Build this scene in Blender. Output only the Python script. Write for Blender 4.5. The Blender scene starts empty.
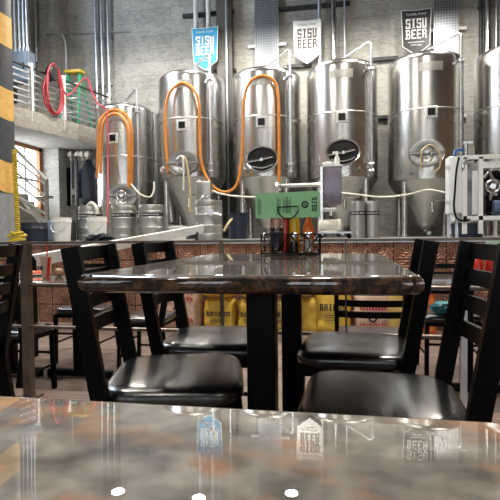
import bpy, bmesh, math, random
from mathutils import Vector as V, Matrix as M
random.seed(7)
scn = bpy.context.scene
col = scn.collection
PI = math.pi
rad = math.radians

# ------------------------------------------------------------------ camera
YAW, PITCH, ROLL, H, FPX = rad(10.5), math.atan(16/500), rad(.66), .835, 500.0
CAM = V((0, 0, H))
cF = V((-math.sin(YAW)*math.cos(PITCH), math.cos(YAW)*math.cos(PITCH), -math.sin(PITCH)))
r0 = V((math.cos(YAW), math.sin(YAW), 0)); u0 = r0.cross(cF)
cR = r0*math.cos(ROLL) - u0*math.sin(ROLL); cU = u0*math.cos(ROLL) + r0*math.sin(ROLL)
cam = bpy.data.objects.new('camera', bpy.data.cameras.new('camera'))
col.objects.link(cam)
m = M((cR, cU, -cF)).transposed().to_4x4(); m.translation = CAM
cam.matrix_world = m
cam.data.sensor_width = 36; cam.data.lens = 36; cam.data.clip_start = .01
scn.camera = cam

def ray(x, y): return cF + cR*((x-250)/FPX) - cU*((y-250)/FPX)
def atY(x, y, Y): d = ray(x, y); return CAM + d*(Y/d.y)      # a surveyed spot at depth Y
def atZ(x, y, z): d = ray(x, y); return CAM + d*((z-H)/d.z)
def atX(x, y, X): d = ray(x, y); return CAM + d*(X/d.x)

# ------------------------------------------------------------------ materials
def nt(name):
    mt = bpy.data.materials.new(name); mt.use_nodes = True
    n = mt.node_tree.nodes; l = mt.node_tree.links
    return mt, n, l, n['Principled BSDF']
def pm(name, c1, c2=None, scale=8, rough=.5, metal=0, bump=0, stretch=(1, 1, 1), rvar=0, coat=0, crough=.04, spec=.5, detail=4, ramp=(.3, .7), trans=0, ior=1.5, emit=0, aniso=0):
    """two-tone noise material with optional bump"""
    mt, n, l, b = nt(name)
    if c2 is None: c2 = tuple(x*.82 for x in c1)
    tc = n.new('ShaderNodeTexCoord'); mp = n.new('ShaderNodeMapping'); mp.inputs['Scale'].default_value = stretch
    l.new(tc.outputs['Object'], mp.inputs['Vector'])
    nz = n.new('ShaderNodeTexNoise'); nz.inputs['Scale'].default_value = scale; nz.inputs['Detail'].default_value = detail
    l.new(mp.outputs['Vector'], nz.inputs['Vector'])
    cr = n.new('ShaderNodeValToRGB'); e = cr.color_ramp.elements
    e[0].position, e[1].position = ramp; e[0].color = (*c2, 1); e[1].color = (*c1, 1)
    l.new(nz.outputs['Fac'], cr.inputs['Fac']); l.new(cr.outputs['Color'], b.inputs['Base Color'])
    b.inputs['Metallic'].default_value = metal; b.inputs['Roughness'].default_value = rough
    b.inputs['Specular IOR Level'].default_value = spec; b.inputs['IOR'].default_value = ior
    b.inputs['Coat Weight'].default_value = coat; b.inputs['Coat Roughness'].default_value = crough
    b.inputs['Transmission Weight'].default_value = trans
    b.inputs['Anisotropic'].default_value = aniso
    if rvar:
        mr = n.new('ShaderNodeMapRange'); mr.inputs['To Min'].default_value = rough-rvar; mr.inputs['To Max'].default_value = rough+rvar
        l.new(nz.outputs['Fac'], mr.inputs['Value']); l.new(mr.outputs['Result'], b.inputs['Roughness'])
    if bump:
        bp = n.new('ShaderNodeBump'); bp.inputs['Strength'].default_value = bump; bp.inputs['Distance'].default_value = .01
        l.new(nz.outputs['Fac'], bp.inputs['Height']); l.new(bp.outputs['Normal'], b.inputs['Normal'])
    if emit:
        b.inputs['Emission Color'].default_value = (*c1, 1); b.inputs['Emission Strength'].default_value = emit
    return mt
def mth(n, l, op, a, b=None, c=None):
    x = n.new('ShaderNodeMath'); x.operation = op
    for i, v in enumerate((a, b, c)):
        if v is None: continue
        if isinstance(v, (int, float)): x.inputs[i].default_value = v
        else: l.new(v, x.inputs[i])
    return x.outputs[0]
def mixc(n, l, f, a, b, mode='MIX'):
    x = n.new('ShaderNodeMix'); x.data_type = 'RGBA'; x.blend_type = mode
    for i, v in ((0, f), (6, a), (7, b)):
        if isinstance(v, (int, float)): x.inputs[i].default_value = v
        elif isinstance(v, tuple): x.inputs[i].default_value = (*v, 1)
        else: l.new(v, x.inputs[i])
    return x.outputs[2]
def noise(n, l, vec, s, d=4, r=.5):
    x = n.new('ShaderNodeTexNoise'); x.inputs['Scale'].default_value = s; x.inputs['Detail'].default_value = d; x.inputs['Roughness'].default_value = r
    if vec: l.new(vec, x.inputs['Vector'])
    return x.outputs['Fac']
def ramp(n, l, f, *stops):
    x = n.new('ShaderNodeValToRGB'); e = x.color_ramp.elements
    while len(e) < len(stops): e.new(.5)
    for k, (p, c) in zip(e, stops): k.position = p; k.color = (*c, 1)
    l.new(f, x.inputs['Fac']); return x.outputs['Color']
def bumpn(n, l, b, h, s=.3, d=.01):
    x = n.new('ShaderNodeBump'); x.inputs['Strength'].default_value = s; x.inputs['Distance'].default_value = d
    l.new(h, x.inputs['Height']); l.new(x.outputs['Normal'], b.inputs['Normal'])
def coords(n, l, scale=(1, 1, 1), kind='Object'):
    tc = n.new('ShaderNodeTexCoord'); mp = n.new('ShaderNodeMapping'); mp.inputs['Scale'].default_value = scale
    l.new(tc.outputs[kind], mp.inputs['Vector']); return mp.outputs['Vector']
def sep(n, l, v):
    s = n.new('ShaderNodeSeparateXYZ'); l.new(v, s.inputs[0]); return s.outputs

def mat_concrete(name, a, b_, dark):
    mt, n, l, b = nt(name)
    v = coords(n, l)
    big = noise(n, l, v, .7, 5, .6); fine = noise(n, l, coords(n, l, (6, 6, 14)), 1.6, 8, .75)
    c = ramp(n, l, big, (.32, b_), (.68, a))
    c = mixc(n, l, .8, c, ramp(n, l, fine, (.3, (.34, .34, .35)), (.46, (.82, .82, .82)), (.7, (1.2, 1.2, 1.18))), 'MULTIPLY')
    br = n.new('ShaderNodeTexBrick'); br.inputs['Scale'].default_value = 1
    br.inputs['Brick Width'].default_value = 2.4; br.inputs['Row Height'].default_value = .3
    br.inputs['Mortar Size'].default_value = .006; br.inputs['Mortar Smooth'].default_value = .6
    br.inputs['Color1'].default_value = (1, 1, 1, 1); br.inputs['Color2'].default_value = (.8, .8, .81, 1); br.inputs['Mortar'].default_value = (*dark, 1)
    s = sep(n, l, coords(n, l)); cb = n.new('ShaderNodeCombineXYZ')
    l.new(mth(n, l, 'ADD', s[0], s[1]), cb.inputs[0]); l.new(s[2], cb.inputs[1])
    l.new(cb.outputs[0], br.inputs['Vector'])
    c = mixc(n, l, .75, c, br.outputs['Color'], 'MULTIPLY')
    l.new(c, b.inputs['Base Color']); b.inputs['Roughness'].default_value = .85
    bumpn(n, l, b, fine, .35, .02)
    return mt
def mat_floor(name, sc=1.0, c1=(.20, .13, .10), c2=(.12, .078, .062)):
    mt, n, l, b = nt(name)
    v = coords(n, l)
    br = n.new('ShaderNodeTexBrick'); br.inputs['Scale'].default_value = 1
    br.inputs['Brick Width'].default_value = 1.1; br.inputs['Row Height'].default_value = .13; br.inputs['Mortar Size'].default_value = .0025
    br.inputs['Color1'].default_value = (*[x*sc for x in c1], 1); br.inputs['Color2'].default_value = (*[x*sc for x in c2], 1); br.inputs['Mortar'].default_value = (.03, .022, .02, 1)
    l.new(v, br.inputs['Vector'])
    g = noise(n, l, coords(n, l, (3, 40, 1)), 1.2, 6, .65)
    c = mixc(n, l, .8, br.outputs['Color'], ramp(n, l, g, (.3, (.5, .48, .46)), (.7, (1.35, 1.35, 1.35))), 'MULTIPLY')
    l.new(c, b.inputs['Base Color']); b.inputs['Roughness'].default_value = .38
    bumpn(n, l, b, g, .12, .004)
    return mt
def mat_granite(name, stops, s1, coat=1.0, ior=1.5, crough=.012, brough=.22, bspec=.5):
    mt, n, l, b = nt(name)
    v = coords(n, l)
    f1 = noise(n, l, v, s1, 5, .55); f2 = noise(n, l, coords(n, l, (1.3, 1, 1)), s1*6, 6, .7)
    c = ramp(n, l, f1, *stops)
    c = mixc(n, l, .55, c, ramp(n, l, f2, (.3, (.45, .42, .4)), (.7, (1.4, 1.38, 1.35))), 'MULTIPLY')
    l.new(c, b.inputs['Base Color']); b.inputs['Roughness'].default_value = brough; b.inputs['Specular IOR Level'].default_value = bspec
    b.inputs['Coat Weight'].default_value = coat; b.inputs['Coat Roughness'].default_value = crough; b.inputs['Coat IOR'].default_value = ior
    return mt
def mat_resin(name):
    mt, n, l, b = nt(name)
    f1 = noise(n, l, coords(n, l), 44, 2.2, .5); f2 = noise(n, l, coords(n, l, (1, 1.2, 1)), 30, 1.8, .45)
    sh = n.new('ShaderNodeMapping'); sh.inputs['Location'].default_value = (3.1, 1.7, .4)
    l.new(coords(n, l), sh.inputs['Vector']); f3 = noise(n, l, sh.outputs[0], 36, 2, .5)
    c = ramp(n, l, f1, (.28, (.055, .045, .036)), (.5, (.19, .165, .135)), (.72, (.36, .33, .28)))
    c = mixc(n, l, ramp(n, l, f3, (.52, (0, 0, 0)), (.68, (.8, .8, .8))), c, (.36, .165, .07))
    c = mixc(n, l, ramp(n, l, f2, (.56, (0, 0, 0)), (.72, (.75, .75, .75))), c, (.05, .042, .035))
    l.new(c, b.inputs['Base Color']); b.inputs['Roughness'].default_value = .5; b.inputs['Specular IOR Level'].default_value = .12
    b.inputs['Coat Weight'].default_value = 1; b.inputs['Coat Roughness'].default_value = .004; b.inputs['Coat IOR'].default_value = 2.2
    return mt
def mat_copper(name):
    mt, n, l, b = nt(name)
    s = sep(n, l, coords(n, l))
    T = .27
    u = mth(n, l, 'SUBTRACT', mth(n, l, 'FRACT', mth(n, l, 'DIVIDE', s[0], T)), .5)
    w = mth(n, l, 'SUBTRACT', mth(n, l, 'FRACT', mth(n, l, 'DIVIDE', s[2], T)), .5)
    au = mth(n, l, 'ABSOLUTE', u); aw = mth(n, l, 'ABSOLUTE', w)
    mx = mth(n, l, 'MAXIMUM', au, aw); sm = mth(n, l, 'ADD', au, aw)
    rings = mth(n, l, 'SINE', mth(n, l, 'MULTIPLY', mx, 62)); dia = mth(n, l, 'SINE', mth(n, l, 'MULTIPLY', sm, 50))
    sel = mth(n, l, 'GREATER_THAN', mth(n, l, 'SINE', mth(n, l, 'MULTIPLY', mth(n, l, 'SUBTRACT', au, aw), 26)), 0)
    hgt = mth(n, l, 'ADD', mth(n, l, 'MULTIPLY', rings, sel), mth(n, l, 'MULTIPLY', dia, mth(n, l, 'SUBTRACT', 1, sel)))
    edge = mth(n, l, 'GREATER_THAN', mx, .485)
    nz = noise(n, l, coords(n, l), 9, 5, .6)
    c = ramp(n, l, nz, (.3, (.22, .105, .07)), (.7, (.62, .36, .26)))
    pat = mth(n, l, 'MULTIPLY', mth(n, l, 'GREATER_THAN', hgt, -.15), 1)
    c = mixc(n, l, pat, mixc(n, l, .75, c, (.25, .2, .18), 'MULTIPLY'), c)       # base colour darkened in the embossed grooves
    c = mixc(n, l, edge, c, (.05, .025, .015))
    l.new(c, b.inputs['Base Color']); b.inputs['Metallic'].default_value = .75; b.inputs['Roughness'].default_value = .4
    bumpn(n, l, b, hgt, .55, .006)
    return mt
def mat_steel(name, base=(.63, .62, .60), rough=.24):
    mt, n, l, b = nt(name)
    st = noise(n, l, coords(n, l, (14, 14, .5)), 2.2, 4, .6)
    cl = noise(n, l, coords(n, l), 1.6, 3, .5)
    c = ramp(n, l, st, (.3, tuple(x*.86 for x in base)), (.7, base))
    l.new(c, b.inputs['Base Color']); b.inputs['Metallic'].default_value = 1
    mr = n.new('ShaderNodeMapRange'); mr.inputs['To Min'].default_value = rough-.07; mr.inputs['To Max'].default_value = rough+.09
    l.new(cl, mr.inputs['Value']); l.new(mr.outputs['Result'], b.inputs['Roughness'])
    bumpn(n, l, b, st, .04, .01)
    return mt
def mat_perforated(name):
    mt, n, l, b = nt(name)
    s = sep(n, l, coords(n, l))
    P = .055
    u = mth(n, l, 'SUBTRACT', mth(n, l, 'FRACT', mth(n, l, 'DIVIDE', s[0], P)), .5)
    w = mth(n, l, 'SUBTRACT', mth(n, l, 'FRACT', mth(n, l, 'DIVIDE', s[2], P)), .5)
    rr = mth(n, l, 'ADD', mth(n, l, 'MULTIPLY', u, u), mth(n, l, 'MULTIPLY', w, w))
    hole = mth(n, l, 'LESS_THAN', rr, .07)
    nz = noise(n, l, coords(n, l), 3, 3)
    c = mixc(n, l, hole, ramp(n, l, nz, (.3, (.36, .39, .43)), (.7, (.48, .51, .56))), (.12, .13, .15))
    l.new(c, b.inputs['Base Color']); b.inputs['Metallic'].default_value = .85; b.inputs['Roughness'].default_value = .38
    return mt
def mat_stripes(name):
    mt, n, l, b = nt(name)
    s = sep(n, l, coords(n, l))
    t = mth(n, l, 'ADD', s[2], mth(n, l, 'MULTIPLY', s[0], .8))
    k = mth(n, l, 'LESS_THAN', mth(n, l, 'FRACT', mth(n, l, 'DIVIDE', mth(n, l, 'ADD', t, STRIPE_OFF), 1.03)), .42)
    nz = noise(n, l, coords(n, l), 14, 5)
    dark = ramp(n, l, nz, (.3, (.035, .04, .05)), (.7, (.055, .06, .075))); yel = ramp(n, l, nz, (.3, (.62, .36, .08)), (.7, (.78, .48, .14)))
    l.new(mixc(n, l, k, dark, yel), b.inputs['Base Color']); b.inputs['Roughness'].default_value = .6
    bumpn(n, l, b, nz, .15, .01)
    return mt

STRIPE_OFF = .063
m_conc = mat_concrete('board_formed_concrete', (.56, .55, .51), (.33, .325, .30), (.45, .45, .45))
m_conc2 = mat_concrete('smooth_concrete', (.44, .42, .38), (.32, .305, .28), (.8, .8, .8))
m_wet = pm('dark_wet_concrete', (.30, .29, .27), (.2, .195, .185), 2, .35)
m_floor = mat_floor('brown_plank_floor', 1.25); m_floor2 = mat_floor('grey_brown_plank_floor', 1.25, (.22, .17, .145), (.135, .10, .085))
m_steel = mat_steel('brushed_stainless'); m_steel_d = mat_steel('dull_stainless', (.58, .58, .55), .34); m_keg = mat_steel('keg_steel', (.50, .50, .48), .42); m_door = mat_steel('door_steel', (.36, .36, .35), .33)
m_pipe = pm('polished_pipe', (.72, .72, .72), (.6, .6, .6), 4, .22, 1)
m_galv = pm('galvanised_conduit', (.62, .65, .70), (.48, .51, .56), 6, .38, .85)
m_plate = mat_steel('name_plate_steel', (.75, .75, .72), .4)
m_perf = mat_perforated('perforated_tray_metal')
m_copper = mat_copper('embossed_copper_tile')
m_granite = mat_granite('polished_brown_granite', ((.34, (.006, .0045, .004)), (.48, (.022, .014, .009)), (.57, (.12, .062, .028)), (.66, (.020, .014, .011))), 34, .9, 1.6, .035, .4, .15)
m_resin = mat_resin('polished_mottled_granite')
m_vinyl = pm('black_vinyl', (.010, .010, .011), (.006, .006, .007), 190, .24, 0, .16, spec=.7, coat=.9, crough=.2)
m_black = pm('black_powder_coat', (.003, .003, .0034), (.002, .002, .0023), 40, .36, 0, .03, spec=.10)
m_dark = pm('dark_steel', (.05, .05, .052), (.03, .03, .032), 10, .5, .4)
m_rail = pm('weathered_bronze_rail', (.20, .165, .14), (.12, .10, .085), 14, .4, .8, .04)
m_white = pm('white_paint', (.78, .79, .78), (.68, .69, .68), 6, .45)
m_plastic = pm('white_plastic', (.80, .81, .78), (.70, .71, .68), 5, .4)
m_cream = pm('cream_board', (.78, .75, .66), (.62, .58, .50), 12, .5)
m_orange = pm('orange_hose_rubber', (.66, .25, .03), (.50, .16, .016), 8, .4)
m_pink = pm('red_pink_hose_rubber', (.46, .035, .06), (.34, .025, .04), 8, .42)
m_clear = pm('milky_clear_hose', (.78, .77, .70), (.62, .60, .50), 8, .25)
m_amber = pm('amber_hose', (.60, .50, .30), (.45, .36, .2), 8, .25)
m_yellow = pm('yellow_plastic', (.62, .45, .035), (.46, .32, .02), 8, .4)
m_green = pm('green_fibreglass', (.04, .42, .20), (.03, .30, .14), 9, .45)
m_wood = pm('orange_brown_timber', (.45, .19, .075), (.26, .10, .04), 5, .5, 0, .1, (6, 6, 1))
m_boxgrey = pm('blue_grey_enamel', (.26, .32, .42), (.20, .26, .35), 3, .4)
m_blue = pm('sky_blue_sign', (.05, .36, .62), (.03, .27, .50), 2, .35)
m_signw = pm('white_sign', (.80, .83, .83), (.72, .75, .76), 2, .35)
m_signk = pm('black_sign', (.035, .037, .042), (.02, .021, .025), 2, .4)
m_ink = pm('brown_black_ink', (.10, .075, .065), (.06, .045, .04), 30, .6)
m_inkw = pm('white_ink', (.85, .86, .86), (.75, .76, .76), 30, .5)
m_inkr = pm('red_ink', (.55, .06, .05), (.42, .04, .035), 30, .6)
m_inkb = pm('navy_ink', (.02, .025, .05), (.012, .015, .03), 30, .6)
m_bag_y = pm('yellow_malt_sack', (.85, .58, .09), (.64, .40, .05), 7, .5, 0, .6)
m_bag_y2 = pm('tan_malt_sack', (.74, .53, .18), (.56, .38, .11), 7, .5, 0, .6)
m_bag_p = pm('pink_tan_malt_sack', (.74, .53, .42), (.58, .39, .30), 7, .55, 0, .6)
m_bag_o = pm('orange_malt_sack', (.70, .17, .04), (.5, .10, .02), 7, .5, 0, .6)
m_cloth = pm('navy_cloth', (.016, .019, .032), (.008, .010, .018), 14, .85, 0, .4)
m_hole = pm('painted_dark_interior', (.02, .02, .02), (.01, .01, .01), 5, .4, .6)
m_menu = pm('green_paper', (.36, .74, .38), (.31, .68, .33), 30, .6)
m_glass = pm('clear_glass', (.9, .92, .9), (.85, .88, .85), 5, .03, 0, 0, trans=1, ior=1.45)
m_cola = pm('dark_sauce', (.03, .010, .006), (.018, .006, .004), 10, .15)
m_red = pm('red_bottle', (.62, .03, .02), (.48, .02, .015), 10, .25)
m_must = pm('mustard_yellow', (.75, .42, .02), (.6, .32, .015), 10, .25)
m_hot = pm('orange_hot_sauce', (.70, .13, .02), (.55, .09, .015), 10, .2)
m_salt = pm('white_salt', (.85, .80, .72), (.72, .62, .5), 60, .7)
m_pepper = pm('ground_pepper', (.16, .10, .07), (.05, .035, .03), 220, .8)
m_paper = pm('kraft_paper', (.66, .52, .40), (.56, .43, .32), 18, .6)
m_food = pm('orange_food', (.85, .20, .07), (.65, .10, .04), 50, .5, 0, .5)
m_bread = pm('bread_crust', (.45, .30, .19), (.30, .18, .1), 60, .8, 0, .5)
m_teal = pm('teal_plastic', (.05, .28, .30), (.04, .20, .22), 10, .4)
m_ceil = pm('dark_ceiling', (.10, .10, .11), (.06, .06, .065), 2, .9)
m_wallw = mat_concrete('warm_plaster', (.34, .20, .12), (.20, .12, .08), (.5, .5, .5))
m_walld = pm('dim_plaster', (.07, .065, .06), (.045, .042, .04), 1.2, .8)
m_brick = pm('pale_plaster', (.42, .43, .46), (.34, .35, .38), 1.2, .8)
m_day = pm('daylight_pane', (.92, .96, 1.0), (.92, .96, 1.0), 2, .3, emit=4.5)
m_unseen_pane = pm('unseen_glow_pane', (.92, .96, 1.0), (.92, .96, 1.0), 2, .3, emit=2.6)
m_lamp = pm('lamp_diffuser', (1, .95, .86), (1, .95, .86), 2, .4, emit=28)
m_stripe = mat_stripes('charcoal_yellow_bands')
m_ribbed = pm('ribbed_grey_sleeve', (.36, .38, .41), (.24, .26, .28), 60, .5, .3, .4, (1, 1, .2))
m_drum = pm('navy_drum', (.015, .022, .045), (.01, .014, .03), 6, .4)
m_colsteel = pm('olive_grey_steel', (.13, .125, .115), (.08, .078, .072), 3, .5, .3)
m_purple = mat_steel('tinted_stainless_panel', (.22, .195, .23), .3)

# ------------------------------------------------------------------ mesh helpers
def B(): return bmesh.new()
def box(bm, c, s, rot=None, bev=0):
    g = bmesh.ops.create_cube(bm, size=1)
    mm = M.Translation(V(c)) @ ((rot.to_4x4() if rot else M.Identity(4))) @ M.Diagonal((*s, 1))
    bmesh.ops.transform(bm, matrix=mm, verts=g['verts'])
    if bev:
        es = list({e for v in g['verts'] for e in v.link_edges})
        bmesh.ops.bevel(bm, geom=es, offset=bev, segments=3, affect='EDGES', profile=.5)
def frame(d):
    d = d.normalized(); a = V((0, 0, 1)) if abs(d.z) < .95 else V((1, 0, 0))
    x = d.cross(a).normalized(); return x, x.cross(d).normalized()
def ring(bm, c, x, y, r, seg, ry=None):
    ry = r if ry is None else ry
    return [bm.verts.new(c + x*(r*math.cos(2*PI*i/seg)) + y*(ry*math.sin(2*PI*i/seg))) for i in range(seg)]
def bridge(bm, a, b):
    n = len(a)
    for i in range(n): bm.faces.new((a[i], a[(i+1) % n], b[(i+1) % n], b[i]))
def cyl(bm, p0, p1, r0, r1=None, seg=20):
    p0, p1 = V(p0), V(p1); r1 = r0 if r1 is None else r1
    x, y = frame(p1-p0); a = ring(bm, p0, x, y, r0, seg); b = ring(bm, p1, x, y, r1, seg)
    bridge(bm, a, b); bm.faces.new(a[::-1]); bm.faces.new(b)
def smooth_path(pts, k=6, closed=False):
    pts = [V(p) for p in pts]; n = len(pts); out = []
    if n < 3: return pts
    rng = range(n) if closed else range(n-1)
    for i in rng:
        p1, p2 = pts[i], pts[(i+1) % n]
        p0 = pts[i-1] if (i > 0 or closed) else p1*2-p2
        p3 = pts[(i+2) % n] if (i+2 < n or closed) else p2*2-p1
        for j in range(k):
            t = j/k
            out.append(.5*((2*p1)+(p2-p0)*t+(2*p0-5*p1+4*p2-p3)*t*t+(3*p1-p0-3*p2+p3)*t**3))
    if not closed: out.append(pts[-1])
    return out
def tube(bm, pts, r, seg=10, closed=False, rect=None):
    """sweep a round (or rect=(w,h)) section along pts"""
    pts = [V(p) for p in pts]; n = len(pts); rings = []
    t0 = (pts[1]-pts[0]).normalized(); x, y = frame(t0)
    for i in range(n):
        if closed: t = (pts[(i+1) % n]-pts[i-1]).normalized()
        else: t = (pts[min(i+1, n-1)]-pts[max(i-1, 0)]).normalized()
        x = (x - t*x.dot(t)).normalized(); y = x.cross(t)
        if rect:
            w, h = rect[0]/2, rect[1]/2
            rings.append([bm.verts.new(pts[i]+x*a*w+y*b*h) for a, b in ((-1, -1), (1, -1), (1, 1), (-1, 1))])
        else: rings.append(ring(bm, pts[i], x, y, r, seg))
    for a, b in zip(rings, rings[1:]): bridge(bm, a, b)
    if closed: bridge(bm, rings[-1], rings[0])
    else: bm.faces.new(rings[0][::-1]); bm.faces.new(rings[-1])
def bar(bm, p0, p1, w, h, up=(0, 0, 1)):
    """rectangular bar: w across, h along up"""
    p0, p1 = V(p0), V(p1); t = (p1-p0).normalized(); u = V(up); x = t.cross(u).normalized(); y = x.cross(t)
    a = [bm.verts.new(p0+x*i*w/2+y*j*h/2) for i, j in ((-1, -1), (1, -1), (1, 1), (-1, 1))]
    b = [bm.verts.new(p1+x*i*w/2+y*j*h/2) for i, j in ((-1, -1), (1, -1), (1, 1), (-1, 1))]
    bridge(bm, a, b); bm.faces.new(a[::-1]); bm.faces.new(b)
def lathe(bm, prof, c=(0, 0, 0), seg=40, axis=None):
    c = V(c); z = V(axis).normalized() if axis else V((0, 0, 1)); x, y = frame(z)
    if not axis: x, y = V((1, 0, 0)), V((0, 1, 0))
    prev = None
    for r, h in prof:
        if r < 1e-5: cur = [bm.verts.new(c+z*h)]
        else: cur = ring(bm, c+z*h, x, y, r, seg)
        if prev:
            if len(prev) == 1 and len(cur) > 1:
                for i in range(seg): bm.faces.new((prev[0], cur[(i+1) % seg], cur[i]))
            elif len(cur) == 1 and len(prev) > 1:
                for i in range(seg): bm.faces.new((prev[i], prev[(i+1) % seg], cur[0]))
            else: bridge(bm, prev, cur)
        prev = cur
def torus(bm, c, axis, R, r, seg=36, k=8, ry=None):
    c = V(c); x, y = frame(V(axis)); ry = R if ry is None else ry
    tube(bm, [c+x*R*math.cos(2*PI*i/seg)+y*ry*math.sin(2*PI*i/seg) for i in range(seg)], r, k, True)
def prism(bm, pts, ext):
    ext = V(ext); a = [bm.verts.new(V(p)) for p in pts]; b = [bm.verts.new(V(p)+ext) for p in pts]
    bridge(bm, a, b); bm.faces.new(a[::-1]); bm.faces.new(b)
def blob(bm, c, s, sub=3, amp=.12, freq=2.0, seed=0, flat=None):
    from mathutils import noise as mn
    g = bmesh.ops.create_icosphere(bm, subdivisions=sub, radius=1)
    for v in g['verts']:
        d = v.co.copy(); k = 1+amp*mn.noise(d*freq+V((seed*3.1, seed, 0)))*2
        p = V((d.x*s[0]*k, d.y*s[1]*k, d.z*s[2]*k))
        if flat is not None and p.z < flat: p.z = flat
        v.co = V(c)+p

def root_of(p):
    while p.parent: p = p.parent
    return p
def build(name, bm, mat, parent=None, sharp=.62, flat=0):
    off = V((0, 0, 0))
    if parent: off = root_of(parent).location
    bmesh.ops.recalc_face_normals(bm, faces=bm.faces)
    bm.normal_update()
    for f in bm.faces: f.smooth = True
    for e in bm.edges:
        if len(e.link_faces) == 2 and e.calc_face_angle(0) > sharp: e.smooth = False
    for f in bm.faces:
        if flat and f.calc_area() > flat:
            f.smooth = False
            for e in f.edges: e.smooth = False
    if off.length: bmesh.ops.translate(bm, verts=bm.verts, vec=-off)
    me = bpy.data.meshes.new(name); bm.to_mesh(me); bm.free(); me.materials.append(mat)
    o = bpy.data.objects.new(name, me); col.objects.link(o)
    if parent: o.parent = parent
    return o
def solo(name, bm, mat, loc, label, cat, group=None, kind=None):
    """a thing that is one mesh, its origin at loc"""
    loc = V(loc); bmesh.ops.translate(bm, verts=bm.verts, vec=-loc)
    o = build(name, bm, mat); o.location = loc
    tag(o, label, cat, group, kind); return o
def tag(o, label=None, cat=None, group=None, kind=None):
    if label: o['label'] = label
    if cat: o['category'] = cat
    if group: o['group'] = group
    if kind: o['kind'] = kind
    return o
def thing(name, label, cat, loc=(0, 0, 0), group=None):
    o = bpy.data.objects.new(name, None); o.empty_display_size = .1; col.objects.link(o); o.location = V(loc)
    return tag(o, label, cat, group)
def struct(name, bm, mat, label=None):
    o = build(name, bm, mat); o['kind'] = 'structure'
    if label: o['label'] = label
    return o
def copy_tree(o, parent=None):
    c = o.copy(); col.objects.link(c)
    if parent: c.parent = parent
    for ch in list(o.children): copy_tree(ch, c)
    return c
def relabel(o, label): o['label'] = label; return o

# block slab letters on a 5 x 7 grid (x0,y0,x1,y1)
GL = {'S': [(0, 5.8, 5, 7), (0, 3, 1.6, 5.8), (0, 2.9, 5, 4.1), (3.4, 1.2, 5, 2.9), (0, 0, 5, 1.2), (3.6, 4.9, 5, 5.8), (0, 1.2, 1.4, 2.1)],
      'I': [(1.6, 0, 3.4, 7), (.7, 0, 4.3, .9), (.7, 6.1, 4.3, 7)],
      'U': [(0.2, 0, 1.8, 7), (3.2, 0, 4.8, 7), (1.8, 0, 3.2, 1.3), (-.2, 6.2, 2, 7), (3, 6.2, 5.2, 7)],
      'B': [(0.2, 0, 1.8, 7), (1.8, 5.8, 4.4, 7), (1.8, 2.95, 4.4, 4.1), (1.8, 0, 4.6, 1.2), (3.3, 4.1, 4.8, 5.8), (3.4, 1.2, 5, 2.95), (-.3, 0, .2, .9), (-.3, 6.1, .2, 7)],
      'E': [(0.2, 0, 1.8, 7), (1.8, 5.8, 5, 7), (1.8, 2.95, 4.2, 4.1), (1.8, 0, 5, 1.2)],
      'R': [(0.2, 0, 1.8, 7), (1.8, 5.8, 4.4, 7), (1.8, 2.95, 4.4, 4.1), (3.3, 4.1, 4.8, 5.8), (3.4, 0, 4.9, 2.95), (-.3, 0, 2.2, .8)]}
def word(bm, txt, o, ux, uz, w, h, th=.004, warp=None, gap=1.1):
    """slab lettering: o lower-left, ux/uz unit directions, total w x h"""
    o, ux, uz = V(o), V(ux), V(uz); nrm = ux.cross(uz).normalized()
    adv = 5+gap; sx = w/(adv*len(txt)-gap); sz = h/7
    for i, ch in enumerate(txt):
        for x0, y0, x1, y1 in GL[ch]:
            q = [o+ux*((i*adv+a)*sx)+uz*(b*sz) for a, b in ((x0, y0), (x1, y0), (x1, y1), (x0, y1))]
            if warp: q = [warp(p) for p in q]
            prism(bm, q, nrm*th)
def font_text(bm, txt, o, ux, uz, size, th=.002, width=None):
    """small lettering from the built-in font, merged into bm"""
    cu = bpy.data.curves.new('lettering', 'FONT'); cu.body = txt; cu.size = size; cu.extrude = th/2; cu.align_x = 'CENTER'; cu.resolution_u = 2
    ob = bpy.data.objects.new('lettering', cu); col.objects.link(ob)
    bpy.context.view_layer.update()
    me = bpy.data.meshes.new_from_object(ob.evaluated_get(bpy.context.evaluated_depsgraph_get()))
    bpy.data.objects.remove(ob); bpy.data.curves.remove(cu)
    ux, uz = V(ux), V(uz); nr = ux.cross(uz)
    k = 1
    if width:
        xs = [v.co.x for v in me.vertices]; k = width/max(1e-6, max(xs)-min(xs))
    mm = M((ux*k, uz, nr)).transposed().to_4x4(); mm.translation = V(o)
    me.transform(mm); bm.from_mesh(me); bpy.data.meshes.remove(me)

# ------------------------------------------------------------------ room shell
XL, XR, YB, YF, ZC = -6.9, 7.5, 11.0, -8.0, 7.6
LOW, PY0, PZ0, RY = -.22, 5.6, .752, 2.32
b = B(); box(b, ((XL+XR)/2, (YF+2.45)/2, -.05), (XR-XL, 2.45-YF, .1)); struct('floor', b, m_floor)
b = B(); box(b, ((XL+XR)/2, (2.45+PY0)/2, LOW-.05), (XR-XL, PY0-2.45+.3, .1)); struct('floor_sunken', b, m_floor2)
b = B(); box(b, ((XL+XR)/2, 2.44, LOW/2-.01), (XR-XL, .03, -LOW-.02)); struct('trim_1', b, m_dark)
b = B(); box(b, ((XL+XR)/2, (PY0+YB)/2, (PZ0+LOW)/2), (XR-XL, YB-PY0, PZ0-LOW)); struct('floor_platform', b, m_wet)
b = B(); box(b, ((XL+XR)/2, PY0-.012, (LOW+PZ0-.03)/2), (XR-XL, .02, PZ0-LOW-.03)); struct('wall_copper', b, m_copper)
b = B(); box(b, ((XL+XR)/2, PY0-.01, PZ0-.008), (XR-XL, .07, .03)); struct('trim_2', b, m_galv)
b = B(); box(b, ((XL+XR)/2, YB+.1, 3.7), (XR-XL+.6, .2, 8)); struct('wall_back', b, m_conc)
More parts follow.
